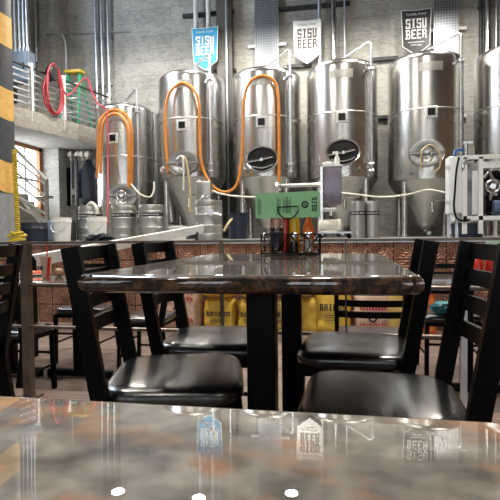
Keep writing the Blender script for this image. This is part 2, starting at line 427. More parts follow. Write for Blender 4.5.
b = B(); box(b, (XL-.1, (YF+YB)/2, 3.7), (.2, YB-YF, 8)); struct('wall_left', b, m_conc)
b = B(); box(b, (XR+.1, (YF+YB)/2, 3.7), (.2, YB-YF, 8)); struct('wall_right', b, m_wallw)
b = B(); box(b, ((XL+XR)/2, YF-.1, 3.7), (XR-XL+.6, .2, 8)); struct('wall_front', b, m_walld)
b = B(); box(b, ((XL+XR)/2, (YF+YB)/2, ZC+.05), (XR-XL, YB-YF, .1)); struct('ceiling', b, m_ceil)
# unseen glowing windows added behind the camera to streak the tank reflections
for i, x in enumerate((-5.2, -2.9, -.6, 1.7, 4.0, 6.2)):
    b = B(); box(b, (x, YF+.02, 3.0), (1.0, .03, 3.6)); w = struct('window_%d' % (i+2), b, m_unseen_pane)
    b = B()
    for sx in (-.53, 0, .53): box(b, (x+sx, YF+.04, 3.0), (.07, .06, 3.74))
    for z in (1.16, 3.6, 4.84): box(b, (x, YF+.04, z), (1.1, .06, .07))
    build('window_frame', b, m_dark, w)
# corner pier and pilasters
b = B(); box(b, (-6.62, 10.75, 3.9), (.5, .5, 7.2)); struct('wall_pier', b, m_conc)
for i, (x0, x1) in enumerate(((219, 234),)):
    a, c = atY(x0, 100, 10.9), atY(x1, 100, 10.9)
    b = B(); w = c.x-a.x; cx = (a.x+c.x)/2
    box(b, (cx, 10.92, 4.1), (w, .03, 6.9)); box(b, (cx, 10.78, 4.1), (w, .03, 6.9)); box(b, (cx, 10.85, 4.1), (.03, .14, 6.9))
    struct('column_steel' if i == 0 else 'column_steel.001', b, m_colsteel)

# mezzanine slab on the left, soffit and fascia
A, Bm = atZ(12, 105, 3.2), atZ(90, 127, 3.2)
dirm = (Bm-A).normalized(); A0 = A-dirm*3.0; B1 = A+dirm*((10.98-A.y)/dirm.y)
b = B(); prism(b, [(A0.x, A0.y, 2.85), (B1.x, B1.y, 2.85), (XL, B1.y, 2.85), (XL, A0.y, 2.85)], (0, 0, .35)); struct('floor_mezzanine', b, m_conc2)
# left wall window with timber surround
def wpt(x, y): return atX(x, y, XL+.03)
p0, p1 = wpt(-4, 145), wpt(37, 206)
yz = (p0.y, p1.y, p1.z, wpt(37, 152).z)
b = B(); box(b, (XL+.015, (yz[0]+yz[1])/2, (yz[2]+yz[3])/2), (.03, yz[1]-yz[0], yz[3]-yz[2])); win = struct('window_1', b, m_day)
b = B(); box(b, (XL+.06, yz[1]+.16, (yz[3]+.75)/2+.1), (.12, .32, yz[3]-.75+.2))
box(b, (XL+.06, (yz[0]+yz[1])/2+.16, yz[3]+.12), (.12, yz[1]-yz[0]+.32, .24)); build('window_frame', b, m_wood, win)
b = B(); box(b, (XL+.045, (yz[0]+yz[1])/2, (yz[2]+yz[3])/2-.05), (.05, yz[1]-yz[0], .06)); box(b, (XL+.045, yz[1]-.45, (yz[2]+yz[3])/2), (.05, .06, yz[3]-yz[2])); build('window_mullion', b, m_white, win)

# ------------------------------------------------------------------ mezzanine railing
t = thing('mezzanine_railing', 'white-posted steel railing with thin silver bars along the concrete mezzanine edge', 'railing', (A.x, A.y, 3.2))
def mz(s, z): p = A+dirm*s; return V((p.x-.04, p.y, z))
L = (B1-A).length
for s in (-1.6, (atZ(34, 111, 3.2)-A).length, (atZ(67, 120, 3.2)-A).length, L-.15):
    b = B(); box(b, mz(s, 3.55), (.07, .07, 1.1)); build('post', b, m_white, t)
for k in range(7):
    b = B(); z = 3.32+.115*k; tube(b, [mz(-2.5, z), mz(L-.05, z)], .018 if k < 6 else .022, 8); build('bar', b, m_galv if k < 6 else m_dark, t)
# hose reel coil on the railing
def coil(bm, c, ax, rx, rz, turns, r, wob=.05, seed=1):
    rn = random.Random(seed); pts = []
    for k in range(turns):
        a, d, e = rx*(1+rn.uniform(-wob, wob)), rz*(1+rn.uniform(-wob, wob)), rn.uniform(-.04, .04)
        for i in range(12):
            th = 2*PI*i/12+PI/2
            pts.append(V(c)+V((.012*k+.004*i/12, 0, 0))+V(ax)*(a*math.cos(th))+V((0, 0, 1))*(d*math.sin(th)+e-(rz-d)))
    return pts
h0 = mz((atZ(52, 116, 3.2)-A).length, 3.62)+V((.09, 0, 0))
pts = coil(None, h0, dirm, .25, .36, 4, .014, .32, 3)
pts += [h0+dirm*.3+V((.06, 0, .05))]
hp = [atY(85, 78, 9.6), atY(92, 92, 9.4), atY(98, 104, 9.2), atY(106, 109, 8.95), atY(107.5, 125, 8.9), atY(108, 160, 8.8), atY(108, 200, 8.5), atY(107, 226, 8.35)]
b = B(); tube(b, smooth_path(pts+hp, 5), .016, 8)
solo('hose', b, m_pink, h0, 'red-pink hose coiled on the mezzanine railing and trailing down to the kegs', 'hose')
b = B(); lathe(b, [(.0, -.06), (.13, -.06), (.15, -.04), (.09, -.03), (.09, .05), (.15, .06), (.13, .08), (0, .08)], h0+V((-.02, 0, .40)), 20, (1, 0, 0))
solo('hose_reel', b, m_dark, h0+V((-.02, 0, .40)), 'dark round hose reel fixed to the mezzanine railing top', 'hose reel')
# electrical box and conduits on left wall
eb0, eb1 = atY(29, 81, 9.3), atY(29, 50, 9.3)
bx = thing('electrical_box', 'blue-grey electrical cabinet on the wall behind the mezzanine railing', 'electrical box', (XL, 9.3, eb0.z))
ew = eb0.x-XL; ez = (eb0.z+eb1.z)/2; eh = eb1.z-eb0.z
b = B(); box(b, (XL+ew/2, 9.42, ez), (ew, .24, eh), None, .01); build('body', b, m_boxgrey, bx)
b = B(); box(b, (XL+ew/2, 9.29, ez), (ew-.06, .02, eh-.06), None, .006); dr = build('door', b, m_boxgrey, bx)
b = B(); box(b, (XL+ew-.1, 9.27, ez), (.03, .02, .12)); build('handle', b, m_dark, dr)
b = B(); box(b, (XL+.12, 9.4, eb0.z-.2), (.24, .2, .36), None, .01); solo('junction_box', b, m_dark, (XL, 9.4, eb0.z-.38), 'dark junction box under the blue-grey electrical cabinet', 'junction box')
for i, x in enumerate((15, 19.5, 23.5, 27)):
    q = atY(x, 30, 9.42); b = B(); cyl(b, (q.x, q.y, eb1.z), (q.x, q.y, ZC), .028, seg=12); cyl(b, (q.x, q.y, eb1.z), (q.x, q.y, eb1.z+.1), .045)
    solo('conduit', b, m_galv, (q.x, q.y, eb1.z), ('first', 'second', 'third', 'fourth')[i]+' from the left of the four conduits rising from the blue-grey electrical cabinet', 'conduit', 'conduits over the electrical cabinet')

# stepladder on the mezzanine
lt = thing('stepladder', 'green stepladder with yellow top standing behind the mezzanine railing', 'ladder', (-6.25, 10.35, 3.2))
cx, cy = atY(74, 72, 10.25).x, 10.25
zt = atY(74, 72, 10.25).z
for sgn, px in ((-1, -.17), (1, .17)):
    b = B(); bar(b, (cx+px*1.25, cy-.25, 3.2), (cx+px*.8, cy, zt-.04), .03, .07, (0, 1, .2)); build('rail', b, m_green, lt)
    b = B(); bar(b, (cx+px*1.35, cy+.35, 3.2), (cx+px*.85, cy+.05, zt-.06), .025, .04, (0, 1, .2)); build('rail', b, m_green, lt)
for k in range(3):
    f = .25+.26*k; b = B(); box(b, (cx, cy-.25+.25*f, 3.2+(zt-3.2)*f), (.42-.09*f, .08, .03)); build('step', b, m_white, lt)
b = B(); box(b, (cx, cy+.02, zt), (.40, .22, .07), None, .015); build('top_cap', b, m_yellow, lt)

# stair below the mezzanine: stringer wall, treads and sloping rail
Ys = 9.1
b = B(); q = [atY(8, 186, Ys), atY(52, 240, Ys), V((atY(52, 240, Ys).x, Ys, PZ0)), V((atY(8, 240, Ys).x, Ys, PZ0))]
prism(b, q, (0, .12, 0)); st = struct('stair_stringer', b, m_conc2)
b = B(); s0, s1 = q[0], q[1]
for k in range(7):
    f = (k+.5)/7; p = s0.lerp(s1, f); box(b, (p.x, Ys+.3, (p.z+PZ0)/2-.03), (abs(s1.x-s0.x)/7, .36, max(.06, p.z-PZ0-.06)))
struct('stair_tread', b, m_conc2)
sr = thing('stair_railing', 'silver sloping stair railing in front of the bright window', 'railing', (q[0].x, Ys, PZ0))
for i, (a, c) in enumerate((((13, 147), (47, 180)), ((13, 157), (47, 185)), ((13, 170), (47, 197)), ((13, 181), (47, 206)), ((13, 193), (47, 215)), ((13, 203), (47, 223)))):
    b = B(); tube(b, [atY(*a, Ys-.05), atY(*c, Ys-.05)], .034 if i == 0 else .022, 8); build('handrail' if i == 0 else 'bar', b, m_white, sr)
b = B(); pp = atY(47, 198, Ys-.05); box(b, (pp.x, pp.y, (atY(47, 180, Ys).z+PZ0)/2), (.05, .05, atY(47, 180, Ys).z-PZ0)); build('post', b, m_pipe, sr)
b = B(); tube(b, [atY(36, 198, Ys-.1), atY(53, 197, Ys-.1)], .03, 8); build('bracket', b, m_pipe, sr)

# striped column (on the platform, left)
cp = atY(12.5, 240, 6.4); CR = .34; cc = V((cp.x-CR, 6.4, PZ0))
sc = thing('padded_column', 'round column wrapped in charcoal padding with yellow warning stripes', 'column', cc)
zj = atY(12, 193, 6.4).z
b = B(); lathe(b, [(0, 0), (CR-.01, 0), (CR-.01, zj-PZ0), (0, zj-PZ0)], cc, 40); build('lower_sleeve', b, m_ribbed, sc)
b = B(); lathe(b, [(0, zj-PZ0), (CR, zj-PZ0), (CR, ZC-PZ0), (0, ZC-PZ0)], cc, 48); build('padding', b, m_stripe, sc)
# yellow coil hose hung beside it
b = B(); top, bot = atY(14.5, 150, 6.3), atY(18, 236, 6.3); pts = []
for i in range(36*10):
    f = i/(36*10-1); c = top.lerp(bot, f); th = f*36*2*PI; pts.append(c+V((.027*math.cos(th)+.03, .027*math.sin(th)-.045, 0)))
tube(b, pts, .013, 6); solo('coiled_air_hose', b, m_yellow, bot, 'yellow coiled air hose hanging down the striped column', 'hose')
b = B(); rn = random.Random(5); c = V((bot.x+.06, 6.2, PZ0))
for k in range(4):
    tube(b, smooth_path([c+V((rn.uniform(.05, .13)*math.cos(a), rn.uniform(.05, .10)*math.sin(a), .03+.035*k+rn.uniform(-.01, .02))) for a in (0, 1.2, 2.5, 3.8, 5)], 5, True), .018, 6, True)
solo('hose_pile', b, m_yellow, c, 'yellow hose heaped at the foot of the striped column', 'hose')

# ------------------------------------------------------------------ wall: conduits, trays, struts
def vpipe(name, x, y0, y1, r, mat, label, cat='pipe', Y=10.88, group='pipes on the back wall'):
    a, c = atY(x, y0, Y), atY(x, y1, Y); zt_ = ZC if y0 <= 0 else a.z
    b = B(); cyl(b, (a.x, Y, c.z), (a.x, Y, zt_), r, seg=14)
    k = c.z+.3
    while k < zt_-.2:
        box(b, (a.x, Y+.06, k), (r*2.4, .11, .03)); k += 1.1
    solo(name, b, mat, (a.x, Y, c.z), label, cat, group)
vpipe('conduit', 35, 0, 62, .026, m_galv, 'single thin conduit on the wall just right of the electrical cabinet', 'conduit', 10.4)
for x, nm in ((95, 'left'), (101, 'middle'), (107.5, 'right')):
    vpipe('conduit', x, 0, 240, .034, m_galv, '%s of the three tall conduits above the shortest steel tank' % nm, 'conduit')
vpipe('pipe', 195.5, 0, 240, .05, m_white, 'white pipe rising behind the blue sign, left of the pair', Y=10.8)
vpipe('pipe', 208, 0, 240, .05, m_white, 'white pipe rising behind the blue sign, right of the pair', Y=10.8)
vpipe('pipe', 226, 0, 240, .022, m_galv, 'thin silver conduit in front of the brown steel column', Y=10.7)
vpipe('pipe', 319.5, 0, 240, .045, m_galv, 'silver pipe on the right edge of the white sign')
vpipe('pipe', 333.5, 0, 240, .055, m_pipe, 'thick bright pipe right of the white sign', Y=10.85)
vpipe('pipe', 344.5, 0, 240, .02, m_galv, 'thin conduit between the thick bright pipe and the black sign')
vpipe('pipe', 481, 0, 240, .04, m_dark, 'dark pipe beside the bright pipe above the rightmost tank')
vpipe('pipe', 488, 0, 240, .075, m_pipe, 'bright thick pipe above the rightmost tank')
vpipe('pipe', 496.5, 0, 240, .03, m_galv, 'thin silver pipe at the far right edge of the wall')
b = B(); tube(b, smooth_path([atY(47, 33.5, 10.45), atY(56, 33, 10.45), atY(62, 35, 10.45), atY(65, 42, 10.45), atY(66, 55, 10.45), atY(66, 78, 10.45)], 5), .025, 8)
solo('conduit', b, m_galv, atY(66, 78, 10.45), 'bent conduit turning down the concrete corner pier', 'conduit')
b = B(); tube(b, [atY(62, 34, 10.93), atY(128, 31, 10.93)], .012, 6); solo('cable', b, m_galv, atY(62, 34, 10.93), 'thin cable running level across the upper wall behind three tall conduits', 'cable')
for i, (x0, x1) in enumerate(((255, 278), (434, 458.5))):
    a, c = atY(x0, 30, 10.85), atY(x1, 30, 10.85)
    t = thing('cable_tray', ('perforated metal cable tray on the wall left of the white sign', 'perforated metal cable tray on the wall right of the black sign')[i], 'cable tray', (a.x, 10.85, 2.0), 'perforated cable trays')
    b = B(); w = c.x-a.x; cx = (a.x+c.x)/2
    box(b, (cx, 10.86, 4.8), (w, .012, 5.6)); build('perforated_plate', b, m_perf, t)
    b = B()
    for s in (-1, 1): box(b, (cx+s*w/2, 10.9, 4.8), (.012, .09, 5.6))
    build('side_flange', b, m_galv, t)
    for z in (atY(x0, 45, 10.85).z if i == 0 else atY(x1, 27, 10.85).z, 3.2):
        b = B(); box(b, (cx, 10.93, z), (w+.34, .05, .06)); build('bracket', b, m_white, t)
for i, (x0, x1, y, lb) in enumerate(((183, 234, 16.5, 'dark strut crossing behind the blue sign pipes near the top of the wall'), (214, 236, 72, 'short dark strut between the second and third large tanks'),
                                  (287, 312, 67, 'dark strut on the wall below the white sign'), (372, 398, 60, 'dark strut on the wall left of the black sign'), (278, 350, 10, 'dark strut at the top of the wall over the white sign'),
                                  (372, 392, 118, 'lower dark strut between the fourth and fifth large tanks'))):
    a, c = atY(x0, y, 10.94), atY(x1, y, 10.94); b = B(); box(b, ((a.x+c.x)/2, 10.94, a.z), (c.x-a.x, .1, .07)); solo('strut_channel', b, m_dark, ((a.x+c.x)/2, 10.94, a.z), lb, 'strut', 'struts on the back wall')

# ------------------------------------------------------------------ signs
def sign(px, py, Y, face, ink, label, trim=None):
    """px,py: top-centre"""
    c = atY(px, py, Y); w, h, s = .6, .93, .74
    t = thing('banner_sign', label, 'sign', (c.x, Y, c.z-h), 'shield signs on the back wall')
    def outl(k, y):
        W = w/2-k; pts = [(-W+.03, -h*.0-s-0+k*.3), (0, -h+k*1.2), (W-.03, -s+k*.3)]
        top = [(W*(1-2*i/8), -k-.022*math.sin(PI*i/8)*0-.02*(1-abs(1-2*i/8))) for i in range(9)]
        return [V((c.x+a, y, c.z+d)) for a, d in pts+top]
    b = B(); prism(b, outl(0, Y), (0, -.02, 0)); build('border', b, trim or m_signw, t)
    b = B(); prism(b, outl(.018, Y-.02), (0, -.006, 0)); build('face', b, face, t)
    b = B(); yy = Y-.027
    word(b, 'SISU', (c.x-.205, yy, c.z-.39), (1, 0, 0), (0, 0, 1), .41, .20, .004, gap=.75)
    word(b, 'BEER', (c.x-.205, yy, c.z-.60), (1, 0, 0), (0, 0, 1), .41, .19, .004, gap=.75)
    font_text(b, 'TUNNEL POINT', (c.x, yy, c.z-.125), (1, 0, 0), (0, 0, 1), .062, .003, .40)
    box(b, (c.x, yy-.002, c.z-.665), (.32, .003, .012)); font_text(b, 'Craft Lager', (c.x, yy, c.z-.735), (1, 0, 0), (0, 0, 1), .055, .003, .22)
    build('lettering', b, ink, t)
    b = B(); box(b, (c.x, Y+.06, c.z-.3), (.08, .12, .08)); build('wall_bracket', b, m_dark, t)
sign(205, 27.5, 10.68, m_blue, m_inkw, 'sky-blue pointed sign with white lettering')
sign(307, 20, 10.8, m_signw, m_ink, 'white pointed sign with dark lettering')
sign(416, 9.5, 10.8, m_signk, m_inkw, 'black pointed sign with white border and lettering')

# ------------------------------------------------------------------ fermenting tanks
def tank(cx, cy, label, ztop, zs, zb, r, man=None, mopen=False, plate_z=None, cone=True, arm=True, mdx=0):
    ztop -= .10; zs -= .08
    if man: mq = atY(man[0], man[1], cy-r-.05); mdx = mq.x-cx; man = mq.z
    if plate_z: plate_z = atY(plate_z[0], plate_z[1], cy-r).z
    """ztop dome crown, zs shoulder, zb cylinder bottom"""
    t = thing('fermentation_tank', label, 'tank', (cx, cy, PZ0), 'stainless tanks along the back wall')
    b = B(); c = V((cx, cy, 0)); prof = []
    dome = [(r*math.cos(a), zs+(ztop-zs)*math.sin(a)) for a in [PI/2*i/10 for i in range(11)]]
    lathe(b, [(r-.03, zb-.03), (r, zb)]+[(r, zb+(zs-zb)*k/4) for k in range(1, 4)]+[(r, zs-.02)]+[(max(x, 0), z) for x, z in [(r*min(1, math.cos(a)**.55 if math.cos(a) > 1e-6 else 0), zs+(ztop-zs)*math.sin(a)) for a in [PI/2*i/12 for i in range(13)]]], c, 64)
    build('shell', b, m_steel, t, .5)
    b = B(); lathe(b, [(r+.001, zb+(zs-zb)*.57), (r+.007, zb+(zs-zb)*.57+.008), (r+.007, zb+(zs-zb)*.57+.018), (r+.001, zb+(zs-zb)*.57+.026)], c, 64); build('seam_band', b, m_steel_d, t)
    if cone:
        b = B(); lathe(b, [(r-.01, zb-.01), (r-.05, zb-.08), (.17, PZ0+.26), (.17, PZ0+.20), (.10, PZ0+.20), (.08, PZ0+.14), (0, PZ0+.14)], c, 56); build('cone', b, m_steel_d, t)
        for a in (45, 135, 225, 315):
            b = B(); x, y = cx+(r-.07)*math.cos(rad(a)), cy+(r-.07)*math.sin(rad(a)); cyl(b, (x, y, PZ0), (x, y, zb+.04), .056); cyl(b, (x, y, PZ0), (x, y, PZ0+.04), .08); build('leg', b, m_steel, t)
        b = B(); tube(b, smooth_path([(cx, cy, PZ0+.15), (cx, cy, PZ0+.08), (cx, cy-.1, PZ0+.06), (cx, cy-.45, PZ0+.06)], 4), .035, 10); cyl(b, (cx-.02, cy-.45, PZ0+.06), (cx+.02, cy-.45, PZ0+.06), .06); build('drain_pipe', b, m_pipe, t)
    else:
        b = B(); lathe(b, [(r-.06, PZ0), (r-.06, zb)], c, 48); build('skirt', b, m_steel_d, t)
    b = B(); cyl(b, (cx, cy, ztop-.03), (cx, cy, ztop+.05), .09); cyl(b, (cx, cy, ztop+.05), (cx, cy, ztop+.07), .12); build('top_flange', b, m_pipe, t)
    if arm:
        ax, ay = cx+r*.78, cy-r*.78
        b = B(); tube(b, [(cx, cy, ztop+.05), (cx+.05, cy-.05, ztop+.12), V((ax-.04, ay+.04, ztop+.22)), V((ax, ay, ztop+.18)), V((ax, ay, ztop+.08)), V((ax, ay, zb+.05))], .021, 10); cp_ = build('cleaning_pipe', b, m_galv, t)
        for z in (zb+.1, zb+.22, zs-.1):
            b = B(); cyl(b, (ax-.045, ay, z), (ax+.045, ay, z), .03); box(b, (ax, ay, z), (.02, .12, .02)); cyl(b, (ax, ay, z), (ax-.16, ay+.16, z), .016)
            build('valve', b, m_pipe, cp_)
    if plate_z:
        z = plate_z; b = B(); box(b, (cx, cy-r-.012, z), (.2, .03, .2), None, .006); pl = build('sight_plate', b, m_white, t)
        b = B(); box(b, (cx, cy-r-.03, z), (.125, .012, .125)); build('sight_glass', b, m_hole, pl)
        b = B()
        pts = [(cx+(r+.012)*math.sin(a), cy-(r+.012)*math.cos(a)) for a in [rad(-17+34*i/8) for i in range(9)]]
        for z0 in (zs-.26,):
            a_ = [b.verts.new((x, y, z0)) for x, y in pts]; c_ = [b.verts.new((x, y, z0+.15)) for x, y in pts]
            for i in range(8): b.faces.new((a_[i], a_[i+1], c_[i+1], c_[i]))
        bmesh.ops.solidify(b, geom=b.faces[:], thickness=.01)
        build('name_plate', b, m_plate, t)
    if man:
        mx, mz_ = cx+mdx, man; ang = math.asin(mdx/r); nx = V((math.sin(ang), -math.cos(ang), 0)); c0 = V((cx, cy, mz_))+nx*(r*.96)
        sx, sz = .30, .235
        xx = V((math.cos(ang), math.sin(ang), 0)); zz = V((0, 0, 1))
        def el(k, d, n=36): return [c0+nx*d+xx*(sx*k*math.cos(2*PI*i/n))+zz*(sz*k*math.sin(2*PI*i/n)) for i in range(n)]
        b = B(); rings = [[b.verts.new(p) for p in e] for e in (el(.9, -.02), el(.9, .09), el(1.0, .10), el(1.0, .07), el(.97, .06), el(.97, -.02))]
        for u, v in zip(rings, rings[1:]): bridge(b, u, v)
        mw = build('manway_ring', b, m_steel, t)
        if mopen:
            b = B(); b.faces.new([b.verts.new(p) for p in el(.9, .03)]); prism(b, el(.9, .028), -nx*.004); build('manway_dark_disc', b, m_hole, mw)  # near-black disc closing the neck, painted as the shade inside the tank
            b = B(); tube(b, [c0+nx*.10-xx*.28-zz*.05, c0+nx*.10-xx*.05-zz*.02, c0+nx*.10+xx*.2+zz*.03], .022, 8)
            tube(b, smooth_path([c0+nx*.06-xx*.2-zz*.12, c0+nx*.08-zz*.16, c0+nx*.06+xx*.2-zz*.1], 4), .02, 8); cyl(b, c0+nx*.1-zz*.02, c0+nx*.17-zz*.02, .03); build('manway_hinge_arm', b, m_pipe, mw)
        else:
            b = B(); rr = [[b.verts.new(p) for p in el(k, d)] for k, d in ((.93, .085), (.93, .11), (.75, .115), (.5, .09), (.2, .075))]
            for u, v in zip(rr, rr[1:]): bridge(b, u, v)
            b.faces.new(rr[-1]); b.faces.new(rr[0][::-1]); build('manway_door', b, m_door, mw)
            b = B(); tube(b, [c0+nx*.14-xx*.3, c0+nx*.15, c0+nx*.14+xx*.3], .02, 8); cyl(b, c0+nx*.1, c0+nx*.22, .028); torus(b, c0+nx*.22, nx, .09, .014, 20, 6); build('manway_clamp', b, m_pipe, mw)
    if cone:   # sample valve and gauge low on the cylinder
        for a in (-32, 28):
            b = B(); d = V((math.sin(rad(a)), -math.cos(rad(a)), 0)); p = V((cx, cy, zb+.14)); cyl(b, p+d*(r-.01), p+d*(r+.09), .03); cyl(b, p+d*(r+.09), p+d*(r+.12), .06); build('sample_port', b, m_pipe, t)
        b = B()
        d = V((.1, -1, 0)).normalized(); p = V((cx, cy, zb-.42)); rr_ = r*.55
        tube(b, [p+d*(rr_-.05), p+d*(rr_+.12), p+d*(rr_+.14)+V((0, 0, -.16))], .028, 8); tube(b, [p+d*(rr_+.12)+V((0, 0, .05)), p+d*(rr_+.13)+V((.26, 0, .06))], .014, 6); build('sample_valve', b, m_pipe, t)
    return t
YT = 9.73; R = .66
def zz_(px, py, Y): return atY(px, py, Y).z
TX = (-2.95, -1.44, 0.0, 1.507, 3.03)
tank(TX[0], YT, 'large steel tank under the blue sign, its round door hung with pale tubes', zz_(192, 70, YT), zz_(192, 80, YT), zz_(192, 180, YT), R, (183, 163), False, (185, 125), mdx=-.2)
tank(TX[1], YT, 'large steel tank below the cable tray, its oval door open under an orange hose', zz_(267, 67, YT), zz_(267, 77, YT), zz_(262, 180, YT), R, (262, 159), True, (262, 122), mdx=-.1)
tank(TX[2], YT, 'large steel tank under the white sign, door open behind the spray bottle', zz_(342, 60, YT), zz_(342, 70, YT), zz_(342, 180, YT), R, (343, 152), True, (342, 117), mdx=.02)
tank(TX[3], YT, 'large steel tank under the black sign, closed door with a looped tube', zz_(425, 52, YT), zz_(425, 63, YT), zz_(425, 182, YT), R, (427, 153), False, (428, 112), mdx=.05)
tank(TX[4], YT, 'large steel tank cut off by the photo edge, behind the pump frame', zz_(500, 45, YT), zz_(500, 56, YT), zz_(500, 182, YT), R, None)
x1 = atY(126, 150, YT).x
tank(x1, YT, 'shorter steel tank beside the hanging jacket, orange hoses over its front', zz_(126, 102, YT), zz_(126, 110, YT), PZ0+.35, .585, (121, 196), False, (115, 138), False, True, -.06)
tank(-3.72, 10.52, 'narrow steel tank standing back in the gap beside the shorter tank', zz_(160, 107, 10.4), zz_(160, 113, 10.4), PZ0+.35, .3, None, False, None, False, False)

# orange hoses looped over the tanks
YH = YT-R-.09
def hose(name, pts, r, mat, label, k=6, cat='hose'):
    b = B(); pts = [p if isinstance(p, V) else atY(*p) for p in pts]; tube(b, smooth_path(pts, k), r, 10)
    return solo(name, b, mat, pts[0], label, cat)
hose('hose', [(168, 172, YH), (165.5, 140, YH), (165.5, 110, YH), (170, 92, YH+.02), (182, 83, YH+.05), (194, 90, YH), (199, 105, YH), (200, 140, YH), (202, 165, YH-.03), (211, 184, YH-.05), (224, 192, YH-.05), (236, 186, YH-.05), (241, 165, YH-.03), (243, 130, YH), (244, 100, YH), (250, 82, YH+.02), (262, 76, YH+.05), (273, 80, YH), (278, 95, YH), (279, 140, YH), (279, 181, YH)], .027, m_orange, 'long orange hose draped in loops over two large tanks')
hose('hose', [(97, 178, YH), (98, 150, YH), (99, 125, YH), (105, 114, YH+.05), (115, 110, YH+.08), (125, 114, YH+.04), (131, 126, YH), (132, 150, YH), (131, 186, YH)], .028, m_orange, 'outer orange hose arched over the shorter steel tank')
hose('hose', [(100.5, 174, YH-.08), (101, 150, YH-.08), (103, 124, YH-.06), (109, 116, YH), (117, 114, YH+.02), (124, 119, YH-.02), (128, 130, YH-.07), (129, 160, YH-.08), (129, 188, YH-.08)], .030, m_orange, 'inner orange hose arched over the shorter steel tank')
hose('hose', [(131, 184, YH-.1), (140, 194, YH-.15), (150, 197, YH-.1), (154, 190, YH-.05), (154, 182, YH)], .016, m_clear, 'thin clear hose sagging from the shorter tank to its side pipe')
hose('hose', [(199, 180, 8.9), (206, 187, 8.85), (222, 194, 8.8), (250, 197, 8.8), (285, 195, 8.8), (325, 192, 8.8), (352, 194, 8.8), (380, 197, 8.8), (405, 195, 8.8), (428, 190, 8.85), (448, 193, 8.8), (470, 195, 8.8)], .016, m_clear, 'long thin white hose running level past the tank cones')
hose('hose', [(421, 170, YH-.1), (422, 152, YH-.15), (430, 145, YH-.15), (439, 152, YH-.15), (440, 166, YH-.12), (434, 172, YH-.1)], .014, m_amber, 'small amber tube looped over the closed tank door under the black sign')
hose('hose', [(181, 158, YH-.12), (184, 157, YH-.16), (187, 165, YH-.16), (190, 190, YH-.16), (190, 212, YH-.16)], .020, m_amber, 'amber tube hanging from the blue-signed tank door, right of two')
hose('hose', [(178, 157, YH-.12), (182, 156.5, YH-.19), (183.5, 165, YH-.18), (183.5, 190, YH-.18)], .018, m_clear, 'pale tube hanging from the blue-signed tank door, left of two')

# ------------------------------------------------------------------ kegs
def half_keg(bm):
    lathe(bm, [(.0, .03), (.17, .03), (.175, 0), (.195, 0), (.2, .02), (.203, .09), (.198, .10), (.203, .115), (.203, .2), (.21, .215), (.203, .23), (.203, .36), (.21, .375), (.203, .39), (.203, .48), (.198, .495), (.203, .51), (.2, .57), (.195, .59), (.18, .59), (.175, .56), (.17, .53), (.05, .545), (0, .545)], (0, 0, 0), 40)
def keg_thing(label, pos, band=False, slim=False, fittings=False):
    t = thing('beer_keg', label, 'keg', (0, 0, 0), 'steel kegs on the platform')
    b = B()
    if slim: lathe(b, [(0, .03), (.10, .03), (.105, 0), (.117, 0), (.119, .03), (.119, .10), (.117, .115), (.119, .13), (.119, .45), (.117, .465), (.119, .48), (.119, .56), (.115, .58), (.105, .58), (.1, .53), (0, .54)], (0, 0, 0), 32)
    else: half_keg(b)
    build('body', b, m_keg, t)
    rr, z0 = (.1205, .36) if slim else (.2055, .395)
    if band:
        b = B(); lathe(b, [(rr-.002, z0), (rr, z0), (rr, z0+.062), (rr-.002, z0+.062)], (0, 0, 0), 40); bd = build('label_band', b, m_signk, t)
        b = B()
        for k in range(11):
            a = rad(-50+100*k/10); d = V((math.sin(a), -math.cos(a), 0))
            box(b, d*(rr+.001)+V((0, 0, z0+.031)), (.010*(1+(k % 3)*.4)*rr/.2, .002, .018), M.Rotation(a, 3, 'Z'))
        build('band_print', b, m_inkw, bd)
    b = B(); torus(b, (0, 0, .565), (0, 0, 1), .09 if slim else .16, .009, 28, 6); cyl(b, (0, 0, .53), (0, 0, .57), .03); build('valve_neck', b, m_pipe, t)
    if fittings:
        b = B(); cyl(b, (.02, 0, .57), (.02, 0, .66), .018); tube(b, smooth_path([(.02, 0, .63), (-.05, -.04, .66), (-.12, -.06, .60)], 4), .012, 6); build('coupler', b, m_pipe, t); b = B(); cyl(b, (.10, -.185, .40), (.10, -.24, .40), .045); tube(b, [(.10, -.22, .40), (.26, -.24, .36)], .016, 8); build('tap_fitting', b, m_pipe, t)
    t.location = V(pos); return t
def onp(px, Y): q = atY(px, 236, Y); return (q.x, Y, PZ0)
keg_thing('steel keg with tap fittings standing alone in front of the blue-signed tank', onp(209, 7.25), fittings=True)
keg_thing('slim steel keg with black band, left of the two slim kegs', onp(357.5, 8.1), True, True)
keg_thing('slim steel keg with black band, right of the two slim kegs', onp(372, 8.2), True, True)
keg_thing('steel keg behind the white bucket with a pale hose on top', onp(91, 8.05), True)
keg_thing('black-banded steel keg in front of the shorter tank, middle of the left row', onp(124, 8.0), True)
keg_thing('black-banded steel keg at the right end of the left row', onp(152, 8.0), True)
hose('hose', [(86, 216, 8.0), (86, 209, 7.95), (91, 203, 7.9), (96, 207, 7.85), (97, 214, 7.85)], .03, m_clear, 'short pale hose loop standing on a keg behind the white bucket')

